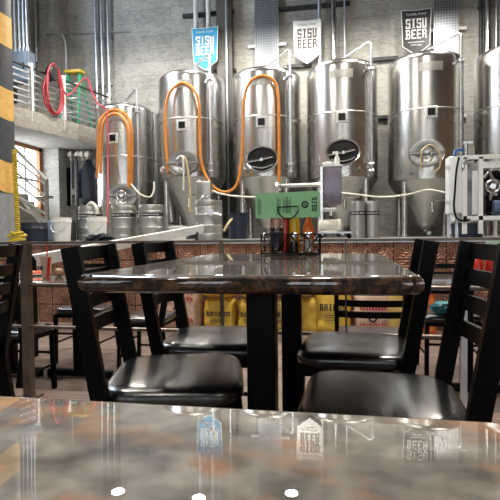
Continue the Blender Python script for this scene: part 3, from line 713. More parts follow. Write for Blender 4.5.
# buckets and tubs
def bucket(label, pos, s=1, mat=m_plastic, tilt=0):
    t = thing('bucket', label, 'bucket', (0, 0, 0))
    b = B(); lathe(b, [(0, 0), (.125, 0), (.13, .01), (.146, .30), (.155, .30), (.155, .325), (.148, .36), (.153, .365), (.153, .38), (.142, .38), (.13, .04), (0, .04)], (0, 0, 0), 36); build('body', b, mat, t)
    b = B(); tube(b, smooth_path([(-.15, 0, .31), (-.13, -.1, .22), (-.02, -.16, .14), (.1, -.12, .2), (.15, 0, .31)], 4), .005, 6); build('handle', b, m_galv, t)
    t.location = V(pos); t.scale = (s, s, s); return t
bucket('white plastic bucket in front of the kegs below the hanging red-pink hose', onp(97.5, 7.3))
bucket('white plastic bucket beside the foot of the concrete stair', onp(62, 7.4), 1.0)
b = B(); q = onp(178, 7.9); lathe(b, [(0, 0), (.13, 0), (.15, .2), (.16, .2), (.16, .225), (0, .235)], q, 30); solo('tub', b, m_plastic, q, 'low white tub with lid left of the lone keg', 'tub')
b = B(); q = onp(72, 7.9); lathe(b, [(0, 0), (.07, 0), (.07, .3), (.04, .36), (0, .36)], q, 24); solo('gas_cylinder', b, m_dark, q, 'small dark cylinder between the stair bucket and the kegs', 'gas cylinder')
b = B(); q = onp(53.5, 7.7); box(b, V(q)+V((0, 0, .17)), (.16, .16, .34), None, .02); solo('jug', b, m_boxgrey, q, 'pale blue jug standing behind the bucket beside the stair', 'jug')
b = B(); q = onp(238, 8.3); lathe(b, [(0, 0), (.15, 0), (.17, .42), (.18, .42), (.18, .44), (.165, .44), (.14, .03), (0, .03)], q, 28); solo('bin', b, m_drum, q, 'dark blue round bin right of the lone keg', 'bin')
hose('hose', [(224, 231, 7.9), (228, 224, 7.95), (231, 220, 8.1), (235, 218, 8.25)], .022, m_amber, 'short amber hose between the lone keg and the dark blue bin')
b = B(); q = onp(33, 7.2); lathe(b, [(0, 0), (.22, 0), (.225, .02), (.225, .2), (.232, .21), (.225, .22), (.22, .3), (.0, .3)], q, 36); solo('drum', b, m_drum, q, 'low navy blue drum beside the striped column', 'drum')
b = B(); q = atY(101, 240, 5.95); blob(b, (q.x, 5.95, PZ0+.03), (.17, .13, .075), 4, .28, 2.6, 4, -.03); solo('jacket', b, m_cloth, (q.x, 5.95, PZ0), 'dark jacket lying crumpled on the platform edge', 'jacket')

# white sloping rail board from the sunken floor up over the platform edge
t = thing('sloping_board', 'long white board sloping up from the sunken floor to the lone keg', 'board', (-2.6, 5.2, LOW))
pa, pb = atY(32, 261, 3.95), atY(203, 228.5, 6.85)
b = B(); bar(b, pa, pb, .035, .11, (0, -.75, .66)); build('plank', b, m_white, t)
b = B(); bar(b, (pa.x, pa.y, LOW), (pa.x, pa.y, pa.z+.04), .05, .05, (0, 1, 0)); build('post', b, m_black, t)
b = B(); pm_ = pb.lerp(pa, .06); bar(b, (pm_.x, pm_.y, PZ0), (pm_.x, pm_.y, pm_.z-.03), .04, .04, (0, 1, 0)); build('post', b, m_dark, t)

# wall corner: jacket, valves, thin panel
from mathutils import noise as mnoise
b = B(); jq = atY(88.5, 160, 10.78); jt = thing('jacket', 'navy jacket hanging on the wall left of the shorter tank', 'jacket', jq)
rows = []
for zr, w, d, dx in ((.02, .03, .03, 0), (-.02, .08, .07, 0), (-.12, .10, .09, -.01), (-.18, .14, .09, 0), (-.24, .19, .10, 0), (-.40, .20, .11, .01), (-.60, .19, .11, .01), (-.82, .20, .12, .02), (-1.02, .21, .12, .02), (-1.04, .15, .08, .02)):
    rows.append([b.verts.new(jq+V((dx+w*math.cos(a)*(1+.12*mnoise.noise(V((math.cos(a)*2, math.sin(a)*2, zr*2)))), d*math.sin(a)*(1+.35*mnoise.noise(V((math.cos(a)*4, 3, zr*3)))), zr))) for a in [2*PI*i/28 for i in range(28)]])
for u, v in zip(rows, rows[1:]): bridge(b, u, v)
b.faces.new(rows[0]); b.faces.new(rows[-1][::-1]); build('body', b, m_cloth, jt, 1.2)
for s_ in (-1, 1):
    b = B(); pts = smooth_path([jq+V((s_*.15, 0, -.22)), jq+V((s_*.22, -.04, -.42)), jq+V((s_*.235, -.05, -.68)), jq+V((s_*.22, -.03, -.88))], 5); tube(b, pts, .06, 12); build('sleeve', b, m_cloth, jt, 1.2)
b = B(); tube(b, [jq+V((0, .2, .05)), jq+V((0, .02, .04)), jq+V((0, -.02, .07))], .012, 6); build('hook', b, m_galv, jt)
t = thing('valve_manifold', 'row of pale valves on the wall above the hanging jacket', 'valves', atY(72, 158, 10.9))
b = B(); tube(b, [atY(70, 156, 10.88), atY(93, 153, 10.88)], .03, 8); build('pipe', b, m_galv, t)
for x in (71, 78, 82, 88):
    b = B(); q = atY(x, 155, 10.8); cyl(b, q+V((0, .1, 0)), q+V((0, -.08, 0)), .055); cyl(b, q+V((0, 0, -.13)), q+V((0, 0, .09)), .035); build('valve', b, m_cream, t)
b = B()
for x in (71, 75): tube(b, [atY(x, 158, 10.88), atY(x+.5, 205, 10.88)], .018, 8)
build('drop_pipe', b, m_galv, t)
b = B(); p, q = atY(66, 168, 10.9), atY(70.5, 206, 10.9); box(b, ((p.x+q.x)/2, 10.88, (p.z+q.z)/2), (q.x-p.x, .12, p.z-q.z), None, .02); solo('squeegee_rack', b, m_black, (p.x, 10.88, q.z), 'tall narrow black rack on the wall beside the concrete pier', 'rack')
b = B(); q = atY(74, 192, 10.9); box(b, q, (.10, .06, .14), None, .01); solo('outlet_box', b, m_white, q, 'small white outlet box between the black rack and the jacket', 'outlet')
b = B(); q = atY(77, 182, 10.7); mh = q.z+.6-PZ0; box(b, (q.x, q.y, PZ0+mh/2), (.05, .05, mh), None, .01); solo('mop_handle', b, m_dark, (q.x, q.y, PZ0), 'dark pole leaning on the wall left of the jacket', 'pole')

# pump panel on a stand, spray bottle, motor
YP = 7.6
t = thing('pump_controller', 'stainless pump control box on a post beside the green menu', 'control box', onp(323, YP))
p0, p1 = atY(323.5, 205, YP), atY(341.5, 166, YP)
b = B(); box(b, ((p0.x+p1.x)/2, YP+.08, (p0.z+p1.z)/2), (p1.x-p0.x, .2, p1.z-p0.z), None, .012); bd = build('box', b, m_purple, t)
b = B(); box(b, ((p0.x+p1.x)/2, YP+.08, p1.z+.006), (p1.x-p0.x+.03, .24, .02)); build('lid', b, m_white, bd)
b = B(); q = atY(323, 200, YP); box(b, (q.x-.02, YP, (PZ0+p1.z)/2), (.035, .035, p1.z-PZ0)); build('post', b, m_pipe, t)
b = B(); box(b, (q.x+.17, YP, PZ0+.09), (.5, .32, .025)); build('cart_deck', b, m_galv, t)
for sx in (-.04, .38):
    b = B(); cyl(b, (q.x+sx, YP-.12, PZ0+.035), (q.x+sx, YP-.09, PZ0+.035), .035); cyl(b, (q.x+sx, YP+.12, PZ0+.035), (q.x+sx, YP+.15, PZ0+.035), .035); box(b, (q.x+sx, YP+.01, PZ0+.06), (.03, .26, .03)); build('caster', b, m_black, t)
b = B(); c = atY(330, 209, YP); cyl(b, c+V((-.1, 0, 0)), c+V((.1, 0, 0)), .04); cyl(b, c+V((.02, 0, 0)), c+V((.02, 0, -.1)), .03); tube(b, [c+V((0, 0, .08)), c+V((0, 0, -.1))], .02); build('valve', b, m_pipe, t)
c = atY(330, 225, YP); mt_ = thing('pump_motor', 'cream pump motor on the cart under the control box', 'motor', (c.x, YP, PZ0+.10))
b = B(); lathe(b, [(0, -.17), (.06, -.17), (.085, -.15), (.085, .1), (.095, .1), (.095, .15), (.05, .17), (0, .17)], (c.x, YP, PZ0+.2), 24, (1, 0, 0)); build('housing', b, m_cream, mt_)
b = B(); box(b, (c.x, YP, PZ0+.113), (.2, .12, .02)); box(b, (c.x+.05, YP-.08, PZ0+.24), (.12, .05, .07)); build('mount', b, m_cream, mt_)
q = atY(337, 165, YP+.06); sb = thing('spray_bottle', 'white spray bottle standing on the pump control box', 'bottle', (q.x, YP+.06, p1.z+.016))
b = B(); lathe(b, [(0, 0), (.04, 0), (.042, .02), (.042, .10), (.018, .15), (.018, .17), (0, .17)], (q.x, YP+.06, p1.z+.016), 20); build('body', b, m_plastic, sb)
b = B(); box(b, (q.x-.02, YP+.06, p1.z+.21), (.09, .025, .035), None, .008); cyl(b, (q.x, YP+.06, p1.z+.18), (q.x, YP+.06, p1.z+.21), .016); build('trigger_head', b, m_white, sb)
b = B(); q = atY(328.5, 165, YP); blob(b, (q.x, YP+.06, p1.z+.045), (.085, .06, .035), 3, .3, 3, 8, -.03); solo('rag', b, m_plastic, (q.x, YP+.06, p1.z+.016), 'crumpled white rag on top of the pump control box', 'rag')
b = B(); q0, q1 = atY(278, 186, 7.9), atY(323, 184.5, 7.65); tube(b, [q0, q1], .03, 10); cyl(b, q0+V((-.02, 0, -.02)), q0+V((.03, 0, 0)), .075, seg=18); tube(b, [(q0.x, q0.y, PZ0), q0], .03)
solo('transfer_pipe', b, m_steel_d, (q0.x, q0.y, PZ0), 'steel transfer pipe behind the green menu ending at the pump box', 'pipe')
b = B(); q = atY(204.5, 191, 8.6); box(b, q, (.26, .16, .34), None, .015); box(b, (q.x, 8.6, (q.z-.17+PZ0)/2), (.04, .04, q.z-.17-PZ0)); solo('gauge_box', b, m_steel_d, (q.x, 8.6, PZ0), 'grey instrument box on a post behind the lone keg', 'box')

# skid on the right: control cabinet and pump frame
YK = 7.3
cb_ = thing('control_cabinet', 'white control cabinet with a looped black cable, beside the pump frame', 'cabinet', onp(455, YK))
p0, p1 = atY(448, 214, YK), atY(461, 156, YK)
b = B(); box(b, ((p0.x+p1.x)/2+.02, YK+.12, (p0.z+p1.z)/2), (p1.x-p0.x+.02, .26, p1.z-p0.z), None, .012); build('body', b, m_signw, cb_)
b = B(); box(b, ((p0.x+p1.x)/2, YK-.02, (p0.z+p1.z)/2), (p1.x-p0.x, .03, p1.z-p0.z-.02), None, .008); dr = build('door', b, m_signw, cb_)
for z in (.2, .8): b = B(); box(b, (p0.x-.01, YK-.04, p0.z+(p1.z-p0.z)*z), (.05, .03, .05)); build('hinge', b, m_galv, dr)
b = B()
for x in (p0.x+.03, p1.x-.03): box(b, (x, YK+.12, (PZ0+p0.z)/2), (.04, .04, p0.z-PZ0))
build('leg', b, m_galv, cb_)
hose('cable', [(459, 157, YK-.05), (456.5, 170, YK-.07), (455, 190, YK-.07), (454, 207, YK-.07), (457, 218, YK-.07), (465, 221, YK-.05), (472, 218, YK+.0)], .013, m_black, 'black cable looping down over the white control cabinet', cat='cable')
hose('hose', [(454.5, 156, YK), (455.5, 151, YK+.02), (460, 150, YK+.05), (465, 152.5, YK+.1), (467, 156, YK+.2)], .022, pm('blue_hose', (.03, .13, .35), None, 8, .4), 'short blue hose curving over the top of the white control cabinet')
fr = thing('pump_skid', 'white tubular frame holding dark pump machinery at the right edge', 'pump frame', onp(490, YK))
def fb(a, c, w=.055, name='frame_tube', mt=m_white):
    b = B(); bar(b, a, c, w, w, (0, 0, 1) if abs((V(c)-V(a)).normalized().z) < .9 else (0, 1, 0)); build(name, b, mt, fr)
fx0, fx1 = atY(463, 190, YK).x, atY(545, 190, YK).x; fz0, fz1 = atY(480, 218, YK).z, atY(480, 157, YK).z
fd = .75
for Yk in (YK, YK+fd):
    fb((fx0, Yk, fz1), (fx1, Yk, fz1)); fb((fx0, Yk, fz0), (fx1, Yk, fz0))
    for x in (fx0+.02, atY(480.5, 190, YK).x, fx1-.02): fb((x, Yk, PZ0+.05), (x, Yk, fz1))
for x in (fx0+.02, fx1-.02): fb((x, YK, fz1), (x, YK+fd, fz1)); fb((x, YK, fz0), (x, YK+fd, fz0))
fb((atY(480.5, 190, YK).x, YK, fz1-.13), (fx1, YK, fz1-.13), .045)
b = B(); px_ = atY(478.5, 190, YK+.1); box(b, (px_.x-.02, YK+.12, (fz0+fz1)/2-.06), (.12, .02, fz1-fz0-.22)); build('white_panel', b, m_signw, fr)
b = B(); px_ = atY(469, 190, YK+.3); box(b, (px_.x, YK+.35, (fz0+fz1)/2), (.26, .03, fz1-fz0-.06)); build('back_panel', b, m_ribbed, fr)
b = B(); mxx = atY(495, 195, YK+.35).x
for (dx, dy, dz, r_, L_) in ((0, .35, .2, .13, .3), (.25, .4, .45, .16, .35), (-.05, .45, .62, .09, .3), (.3, .3, .72, .1, .2)):
    cyl(b, (mxx+dx-L_/2, YK+dy, fz0+dz), (mxx+dx+L_/2, YK+dy, fz0+dz), r_); cyl(b, (mxx+dx, YK+dy, fz0+.03), (mxx+dx, YK+dy, fz0+dz), .04)
build('machinery', b, m_black, fr)
b = B(); q = atY(493, 186, YK+.12); torus(b, q, (0, 1, 0), .085, .02, 24, 8); cyl(b, q, q+V((0, .2, 0)), .035); build('gauge_ring', b, m_pipe, fr)
b = B(); q = atY(484, 178, YK+.1)
tube(b, smooth_path([q, q+V((.08, .05, .08)), q+V((.14, .1, -.05)), q+V((.12, .15, -.3))], 5), .022, 8); tube(b, smooth_path([q+V((.1, .1, .12)), q+V((.25, .1, .1)), q+V((.28, .1, -.2))], 5), .02, 8); build('pipework', b, m_pipe, fr)
b = B(); q = atY(499, 206, YK+.2); cyl(b, q+V((-.08, 0, -.02)), q+V((.1, 0, -.02)), .10); cyl(b, q+V((0, 0, -.02)), (q.x, q.y, fz0+.02), .04); build('blue_motor', b, pm('blue_grey_motor', (.10, .14, .24), None, 8, .4), fr)
b = B(); q = atY(466, 152, YK+.05); cyl(b, (q.x, q.y, fz1+.02), (q.x, q.y, fz1+.2), .03); box(b, (q.x+.02, q.y, fz1+.21), (.12, .05, .03)); cyl(b, (q.x+.1, q.y, fz1+.02), (q.x+.1, q.y, fz1+.15), .012); build('top_fitting', b, m_pipe, fr)
b = B(); q = atY(468, 163, YK-.02); tube(b, smooth_path([q+V((.12, .1, .0)), q+V((.03, 0, .03)), q+V((-.06, -.02, .0)), q+V((-.07, -.02, -.07))], 5), .02, 8); build('tap_spout', b, m_pipe, fr)
b = B(); q = onp(467, YK+.25); lathe(b, [(0, 0), (.19, 0), (.21, .2), (.22, .2), (.2, .0)], q, 30); solo('tub', b, m_drum, q, 'dark tub under the white control cabinet', 'tub')

# ------------------------------------------------------------------ malt sacks in front of the copper wall
def sack(pos, w, h, d, mat, label, text=None, ink=None, lying=False, rz=0, seed=0, print_=None):
    from mathutils import noise as mn
    t = thing('malt_sack', label, 'sack', (0, 0, 0), 'sacks of malt along the copper wall')
    NV, NU = 22, 44; n = 3.6
    def dims(v):
        e = max(0.0, 1-abs(2*v-1)**5)**(1/4.0)
        return w/2*(.80+.20*e), d/2*(.22+.78*e)
    def pt(u, v):
        a, c = dims(v); th = 2*PI*u; cs, sn = math.cos(th), math.sin(th)
        x = a*math.copysign(abs(cs)**(2/n), cs); y = c*math.copysign(abs(sn)**(2/n), sn)
        p = V((x, y, h*v)); nn = mn.noise(V((x*9, y*9+seed*5.3, h*v*9)))*.018 + mn.noise(V((x*22, seed*3.7+y*8, h*v*16)))*.008
        return p+V((cs, sn, 0))*nn
    b = B(); rows = [[b.verts.new(pt(i/NU, j/NV)) for i in range(NU)] for j in range(NV+1)]
    for p, q in zip(rows, rows[1:]): bridge(b, p, q)
    b.faces.new(rows[0][::-1]); b.faces.new(rows[-1])
    if lying: bmesh.ops.rotate(b, verts=b.verts, cent=(0, 0, 0), matrix=M.Rotation(rad(78), 3, 'X')); bmesh.ops.translate(b, verts=b.verts, vec=(0, h*.45, d*.5))
    build('bag', b, mat, t, 1.2)
    if not lying:
        def warp(p):
            v = p.z/h; a, c = dims(v); k = min(.999, abs(p.x)/a); return V((p.x, -c*(1-k**n)**(1/n)-.016, p.z))
        if text:
            b = B(); word(b, text, (-w*.36, 0, h*.50), (1, 0, 0), (0, 0, 1), w*.72, h*.14, .002, warp)
            for k in range(3): prism(b, [warp(V((x, 0, h*(.40-.05*k)+z))) for x, z in ((-w*.25, 0), (w*.2, 0), (w*.2, .006), (-w*.25, .006))], (0, -.002, 0))
            build('lettering', b, ink or m_inkb, t)
        if print_:
            for z_, hh in ((.72, .035), (.60, .045), (.18, .05)):
                b = B()
                for k in range(9):
                    x = -w*.36+w*.72*k/8.5; prism(b, [warp(V((x+dx, 0, h*z_+dz))) for dx, dz in ((0, 0), (w*.055, 0), (w*.055, hh*(.6+.4*(k % 2))), (0, hh))], (0, -.002, 0))
                build('lettering', b, m_inkr, t)
            b = B(); q = [warp(V((.045*math.cos(a), 0, h*.42+.045*math.sin(a)))) for a in [2*PI*i/20 for i in range(20)]]; prism(b, q, (0, -.003, 0)); em = build('round_emblem', b, m_inkb, t)
            b = B(); q = [warp(V((.026*math.cos(a), 0, h*.42+.026*math.sin(a))))+V((0, -.004, 0)) for a in [2*PI*i/20 for i in range(20)]]; prism(b, q, (0, -.001, 0)); build('emblem_centre', b, m_bag_p, em)
    t.location = V(pos); t.rotation_euler = (0, 0, rz); return t
YS = 5.36
def onl(px, Y): q = atY(px, 300, Y); return V((q.x, Y, LOW))
sack(onl(181, YS-.02), .47, .56, .26, m_bag_p, 'pinkish malt sack with red print and round emblem, leftmost under the table', print_=True, seed=1)
sack(onl(221, YS), .36, .345, .26, m_bag_y, 'yellow malt sack with bold dark lettering, standing left of the table column', 'BRIESS', seed=2)
sack(onl(254, YS), .34, .34, .26, m_bag_y, 'yellow malt sack with bold dark lettering, mostly hidden behind the front table column', 'BRIESS', seed=3)
sack(onl(286, YS), .33, .35, .26, m_bag_y2, 'tan malt sack with dark lettering, seen between the two table columns', 'BRIESS', seed=4)
sack(onl(309, YS+.03), .24, .36, .22, m_bag_y, 'narrow yellow malt sack right of the rear table column', seed=5)
sack(onl(333, YS), .37, .50, .26, m_bag_y, 'large yellow malt sack with dark lettering, left of the ladder-back chair beyond the rail', 'BRIESS', seed=6)
sack(onl(372, YS), .36, .44, .26, m_bag_p, 'pinkish malt sack behind the slats of the chair beyond the rail', print_=True, seed=7)
sack(onl(401, YS), .32, .46, .24, m_bag_y2, 'tan malt sack between the slatted chair beyond the rail and the orange sack', seed=8)
sack(onl(426, YS-.03), .17, .50, .20, m_bag_o, 'narrow orange malt sack with brown print at the right end', seed=9)
sack(onl(220, YS)+V((0, -.05, .345)), .36, .30, .17, m_bag_y, 'yellow malt sack lying on top of the lettered sack left of the table column', lying=True, seed=10, rz=.1)
sack(onl(258, YS)+V((0, -.05, .34)), .36, .30, .17, m_bag_y, 'yellow malt sack lying on top, behind the front table column', lying=True, seed=11)
sack(onl(295, YS)+V((0, -.05, .36)), .38, .30, .17, m_bag_y2, 'tan malt sack lying on top of the sacks behind the rear table column', lying=True, seed=12)

# ------------------------------------------------------------------ guard rail at the step
RX0, RX1 = -4.6, 2.6
t = thing('guard_rail', 'weathered bronze guard rail at the floor step behind the tables', 'railing', (0, RY, 0))
zt, zm, zl = atY(250, 241, RY).z, atY(250, 286.3, RY).z, atY(250, 332, RY).z
b = B(); box(b, ((RX0+RX1)/2, RY, zt), (RX1-RX0, .045, .012)); build('top_rail', b, m_rail, t)
for z in (zm, zl):
    b = B(); tube(b, [(RX0, RY, z), (RX1, RY, z)], .009, 10); build('cross_rail', b, m_rail, t)
for px, w in ((-60, .04), (27, .042), (222, .017), (346, .009), (464, .024)):
    q = atY(px, 300, RY); b = B(); box(b, (q.x, RY, zt/2), (w, w, zt)); box(b, (q.x, RY, .004), (w*2.4, w*2.4, .008)); build('post', b, m_rail if px != 464 else m_galv, t)  # right post given paler metal to paint its lit face

# ------------------------------------------------------------------ tables
def table(label, x0, x1, y0, y1, ztop, mat, zf, peds, thick=.04, rnd=None):
    t = thing('dining_table', label, 'table', ((x0+x1)/2, (y0+y1)/2, zf), None)
    b = B(); box(b, ((x0+x1)/2, (y0+y1)/2, ztop-thick/2), (x1-x0, y1-y0, thick), None, .0)
    vs = [e for e in b.edges if abs((e.verts[0].co-e.verts[1].co).z) > .01]; bmesh.ops.bevel(b, geom=vs, offset=.025, segments=5, affect='EDGES')
    es = [e for e in b.edges if abs((e.verts[0].co-e.verts[1].co).z) < 1e-4 and len({round(f.normal.z) for f in e.link_faces}) > 1]
    bmesh.ops.bevel(b, geom=es, offset=rnd or thick*.42, segments=4, affect='EDGES', profile=.5)
    build('tabletop', b, mat, t, .9, .05)
    for (px, py) in peds:
        b = B(); box(b, (px, py, (zf+.05+ztop-thick)/2), (.072, .072, ztop-thick-zf-.05), None, .006); box(b, (px, py, ztop-thick-.01), (.34, .06, .02)); pd = build('column', b, m_black, t)
        b = B(); box(b, (px, py, zf+.035), (.52, .06, .05), None, .015); cyl(b, (px-.24, py, zf), (px-.24, py, zf+.02), .025); cyl(b, (px+.24, py, zf), (px+.24, py, zf+.02), .025); build('foot_bar', b, m_black, pd)
    return t
table('granite-topped dining table with four chairs and a condiment caddy', -.582, .158, 1.0, 2.13, .75, m_granite, 0, ((-.205, 1.27), (-.190, 1.88)))
nt_ = table('mottled polished tabletop filling the bottom of the photo, nearest the camera', -.75, .62, -.53, .244, .75, m_resin, 0, ((-.42, -.15), (.3, -.15)), .035, .006)
nt_.rotation_euler = (rad(-.57), 0, 0)      # the near table stands a touch out of level
lt0 = atZ(-60, 281, .53); lt1 = atZ(108, 284, .53)
table('dark dining table with paper cup beyond the guard rail, left', lt0.x, lt0.x+1.12, lt0.y, lt0.y+.75, .53, m_granite, LOW, ((lt0.x+.28, lt0.y+.36), (lt0.x+.85, lt0.y+.36)))
rt0 = atZ(428, 284, .53)
table('dark dining table with ketchup bottle beyond the guard rail, right', rt0.x, rt0.x+1.2, rt0.y, rt0.y+.75, .53, m_granite, LOW, ((rt0.x+.3, rt0.y+.38), (rt0.x+.9, rt0.y+.38)))

# ------------------------------------------------------------------ chairs
def make_chair():
    t = thing('dining_chair', '', 'chair', (0, 0, 0), 'black ladder-back chairs')
    # faces +X; seat centre at origin
    b = B(); n = 28; rows = []
    def outline(k, z):
        pts = []
        for i in range(56):
            th = 2*PI*i/56; c, s = math.cos(th), math.sin(th); e = 2/5.0
            x = .184*k*math.copysign(abs(c)**e, c)-.028; w = .205+.012*(x/.2)
            pts.append(V((x, w*k*math.copysign(abs(s)**e, s), z)))
        return pts
    for k, z in ((.90, .408), (.97, .412), (1.0, .424), (1.0, .436), (.975, .448), (.92, .455), (.8, .459), (.5, .462), (.2, .463)): rows.append([b.verts.new(p) for p in outline(k, z)])
    for p, q in zip(rows, rows[1:]): bridge(b, p, q)
    b.faces.new(rows[0][::-1]); b.faces.new(rows[-1]); build('seat', b, m_vinyl, t, 1.0)
    b = B()
    for s in (-1, 1): box(b, (-.022, s*.18, .395), (.33, .022, .026))
    for x in (-.178, .138): box(b, (x, 0, .395), (.022, .38, .026))
    build('seat_frame', b, m_black, t)
    zs_ = .41
    def post_x(z): return -.192-(.068*(z-zs_)/.40 if z > zs_ else .09*((zs_-z)/zs_)**1.6)
    for s in (-1, 1):
        b = B(); zsq = [0, .12, .26, .36, .41, .46, .55, .68, .8, .808]
        tube(b, [V((post_x(z), s*.19, z)) for z in zsq], 0, rect=(.024, .042)); build('back_post', b, m_black, t)
        b = B(); bar(b, (.142, s*.185, 0), (.132, s*.18, .40), .024, .03, (0, 1, 0)); cyl(b, (.142, s*.185, 0), (.142, s*.185, .012), .018); build('leg', b, m_black, t)
    for z in (.785, .72, .654, .588):
        b = B(); pa = [V((post_x(z)-.028*(1-(y/.18)**2), y, z)) for y in [-.18+.36*i/10 for i in range(11)]]
        lo = [b.verts.new(p+V((.0, 0, -.019))) for p in pa]; hi = [b.verts.new(p+V((-.006, 0, .019))) for p in pa]
        lo2 = [b.verts.new(p+V((-.011, 0, -.019))) for p in pa]; hi2 = [b.verts.new(p+V((-.017, 0, .019))) for p in pa]
        for i in range(10):
            b.faces.new((lo[i], lo[i+1], hi[i+1], hi[i])); b.faces.new((lo2[i], hi2[i], hi2[i+1], lo2[i+1])); b.faces.new((hi[i], hi[i+1], hi2[i+1], hi2[i])); b.faces.new((lo[i], lo2[i], lo2[i+1], lo[i+1]))
        b.faces.new((lo[0], hi[0], hi2[0], lo2[0])); b.faces.new((lo[-1], lo2[-1], hi2[-1], hi[-1]))
        build('back_slat', b, m_black, t)
    for s in (-1, 1):
        b = B(); tube(b, [(.138, s*.185, .17), (post_x(.17), s*.19, .17)], .009, 8); build('stretcher', b, m_black, t)
    for z, x in ((.25, .137), (.22, post_x(.22))):
        b = B(); tube(b, [(x, -.185, z), (x, .185, z)], .009, 8); build('stretcher', b, m_black, t)
    return t
ch0 = make_chair(); first = True
def chair(p, deg, label, z=0):
    global first
    o = ch0 if first else copy_tree(ch0); first = False
    o.location = (p[0], p[1], z); o.rotation_euler = (0, 0, rad(deg)); o['label'] = label; return o
q = atZ(170, 369, .455); chair((-.432, 1.345), 13, "black ladder-back chair at the granite table's near left place")
chair((-.447, 1.83), 4, "black ladder-back chair at the granite table's far left place")
chair((.058, 1.21), 178, "black ladder-back chair at the granite table's near right place")
chair((.012, 1.76), 176, "black ladder-back chair at the granite table's far right place")
q = atZ(-87, 352, .455); chair((q.x, q.y), 186, 'black ladder-back chair cut off by the left photo edge, beside the rail post')
q = atZ(374, 345, .235); chair((q.x, q.y+.42), -92+180, 'black ladder-back chair with its slatted back toward us, seen under the granite table', LOW)
chair((lt0.x+.62, lt0.y-.05), 90, 'black ladder-back chair on the near side of the left far table, beside the rail post', LOW)
chair((lt0.x+.62, lt0.y+.85), -90, 'black ladder-back chair on the far side of the left far table, behind the paper cup', LOW)
chair((lt0.x+1.3, lt0.y+.55), 180, 'black ladder-back chair at the right end of the left far table', LOW)
chair((rt0.x+.28, rt0.y+.80), -90, 'black ladder-back chair on the far side of the ketchup table, left one', LOW)
chair((rt0.x+.85, rt0.y+.80), -90, 'black ladder-back chair on the far side of the ketchup table, right one', LOW)

# ------------------------------------------------------------------ condiment caddy
cl, cr = V((-.315, 1.985, .75)), V((-.095, 1.985, .75)); cd = .09
ca = thing('condiment_caddy', 'black wire caddy with crossed sides holding sauces on the granite table', 'caddy', (-.205, 2.03, .75))
x0, x1, y0, y1 = -.322, -.090, 1.985, 2.085
b = B()
for z in (.755, .832):
    tube(b, [(x0, y0, z), (x1, y0, z), (x1, y1, z), (x0, y1, z)], .0026, 6, True)
for x in (x0, (x0+x1)/2-.012, x1):
    for y in (y0, y1): tube(b, [(x, y, .75), (x, y, .832)], .0024, 6)
build('rim_wire', b, m_black, ca)
b = B(); n = 4
for k in range(n):
    a, c = x0+(x1-x0)*k/n, x0+(x1-x0)*(k+1)/n
    for y in (y0, y1): tube(b, [(a, y, .757), (c, y, .83)], .0018, 5); tube(b, [(c, y, .757), (a, y, .83)], .0018, 5); tube(b, [(c, y, .757), (c, y, .83)], .0018, 5)
for x in (x0, x1): tube(b, [(x, y0, .757), (x, y1, .83)], .0018, 5); tube(b, [(x, y1, .757), (x, y0, .83)], .0018, 5)
build('cross_wire', b, m_black, ca)
b = B(); box(b, ((x0+x1)/2, (y0+y1)/2, .757), (x1-x0, y1-y0, .003)); build('tray', b, m_black, ca)
# clip handle: half-moon loop on a stem
hx = atY(288, 210, 1.983); w = .042
b = B(); tube(b, [(hx.x, y0, .755), (hx.x, y0, hx.z-.03)], .0028, 6)
pts = [V((hx.x-w, y0, hx.z+.012)), V((hx.x+w, y0, hx.z+.014))]+[V((hx.x+w*math.cos(a), y0, hx.z+.010-.045*math.sin(a))) for a in [PI*i/10 for i in range(1, 10)]]
tube(b, pts, .0026, 6, True); build('menu_clip', b, m_black, ca)
def bottle(name, label, x, y, prof, mat, cap=None, capmat=None, inner=None, cat='bottle', lab=None):
    t = thing(name, label, cat, (x, y, .7585))
    b = B(); lathe(b, prof, (x, y, .7585), 24); build('body', b, mat, t)
    if inner: b = B(); lathe(b, inner[0], (x, y, .7585), 24); build('contents', b, inner[1], t)
    if cap: b = B(); lathe(b, cap, (x, y, .7585), 20); build('cap', b, capmat or m_black, t)
    if lab: b = B(); lathe(b, lab[0], (x, y, .7585), 24); build('label_band', b, lab[1], t)
    return t
xd = atY(276.5, 230, 2.035).x
bottle('sauce_bottle', 'clear bottle of dark sauce with black cap, tallest in the caddy', xd, 2.035, [(0, 0), (.026, 0), (.0275, .006), (.0275, .125), (.022, .15), (.0125, .185), (.0115, .205), (0, .205)], m_glass, [(0, .203), (.0135, .203), (.0135, .228), (0, .228)], m_black, ([(0, .003), (.0255, .003), (.0255, .10), (0, .10)], m_cola), lab=([(.028, .03), (.0282, .03), (.0282, .085), (.028, .085)], m_signk))
bottle('ketchup_bottle', 'red ketchup bottle beside the dark sauce in the caddy', atY(284.5, 230, 2.055).x-.0, 2.062, [(0, 0), (.02, 0), (.022, .01), (.021, .12), (.014, .15), (.008, .165), (0, .165)], m_red, [(0, .165), (.008, .165), (.004, .19), (0, .19)], m_red)
bottle('mustard_bottle', 'yellow mustard bottle in the middle of the caddy', atY(294.5, 225, 2.06).x, 2.06, [(0, 0), (.022, 0), (.023, .01), (.022, .12), (.015, .15), (.008, .162), (0, .162)], m_must, [(0, .162), (.009, .162), (.004, .19), (0, .19)], m_must)
bottle('hot_sauce_bottle', 'orange-red hot sauce bottle at the right of the caddy', atY(308.5, 225, 2.06).x, 2.06, [(0, 0), (.022, 0), (.0235, .01), (.0235, .09), (.018, .115), (.010, .135), (.009, .16), (0, .16)], m_hot, [(0, .158), (.011, .158), (.011, .178), (0, .178)], m_red)
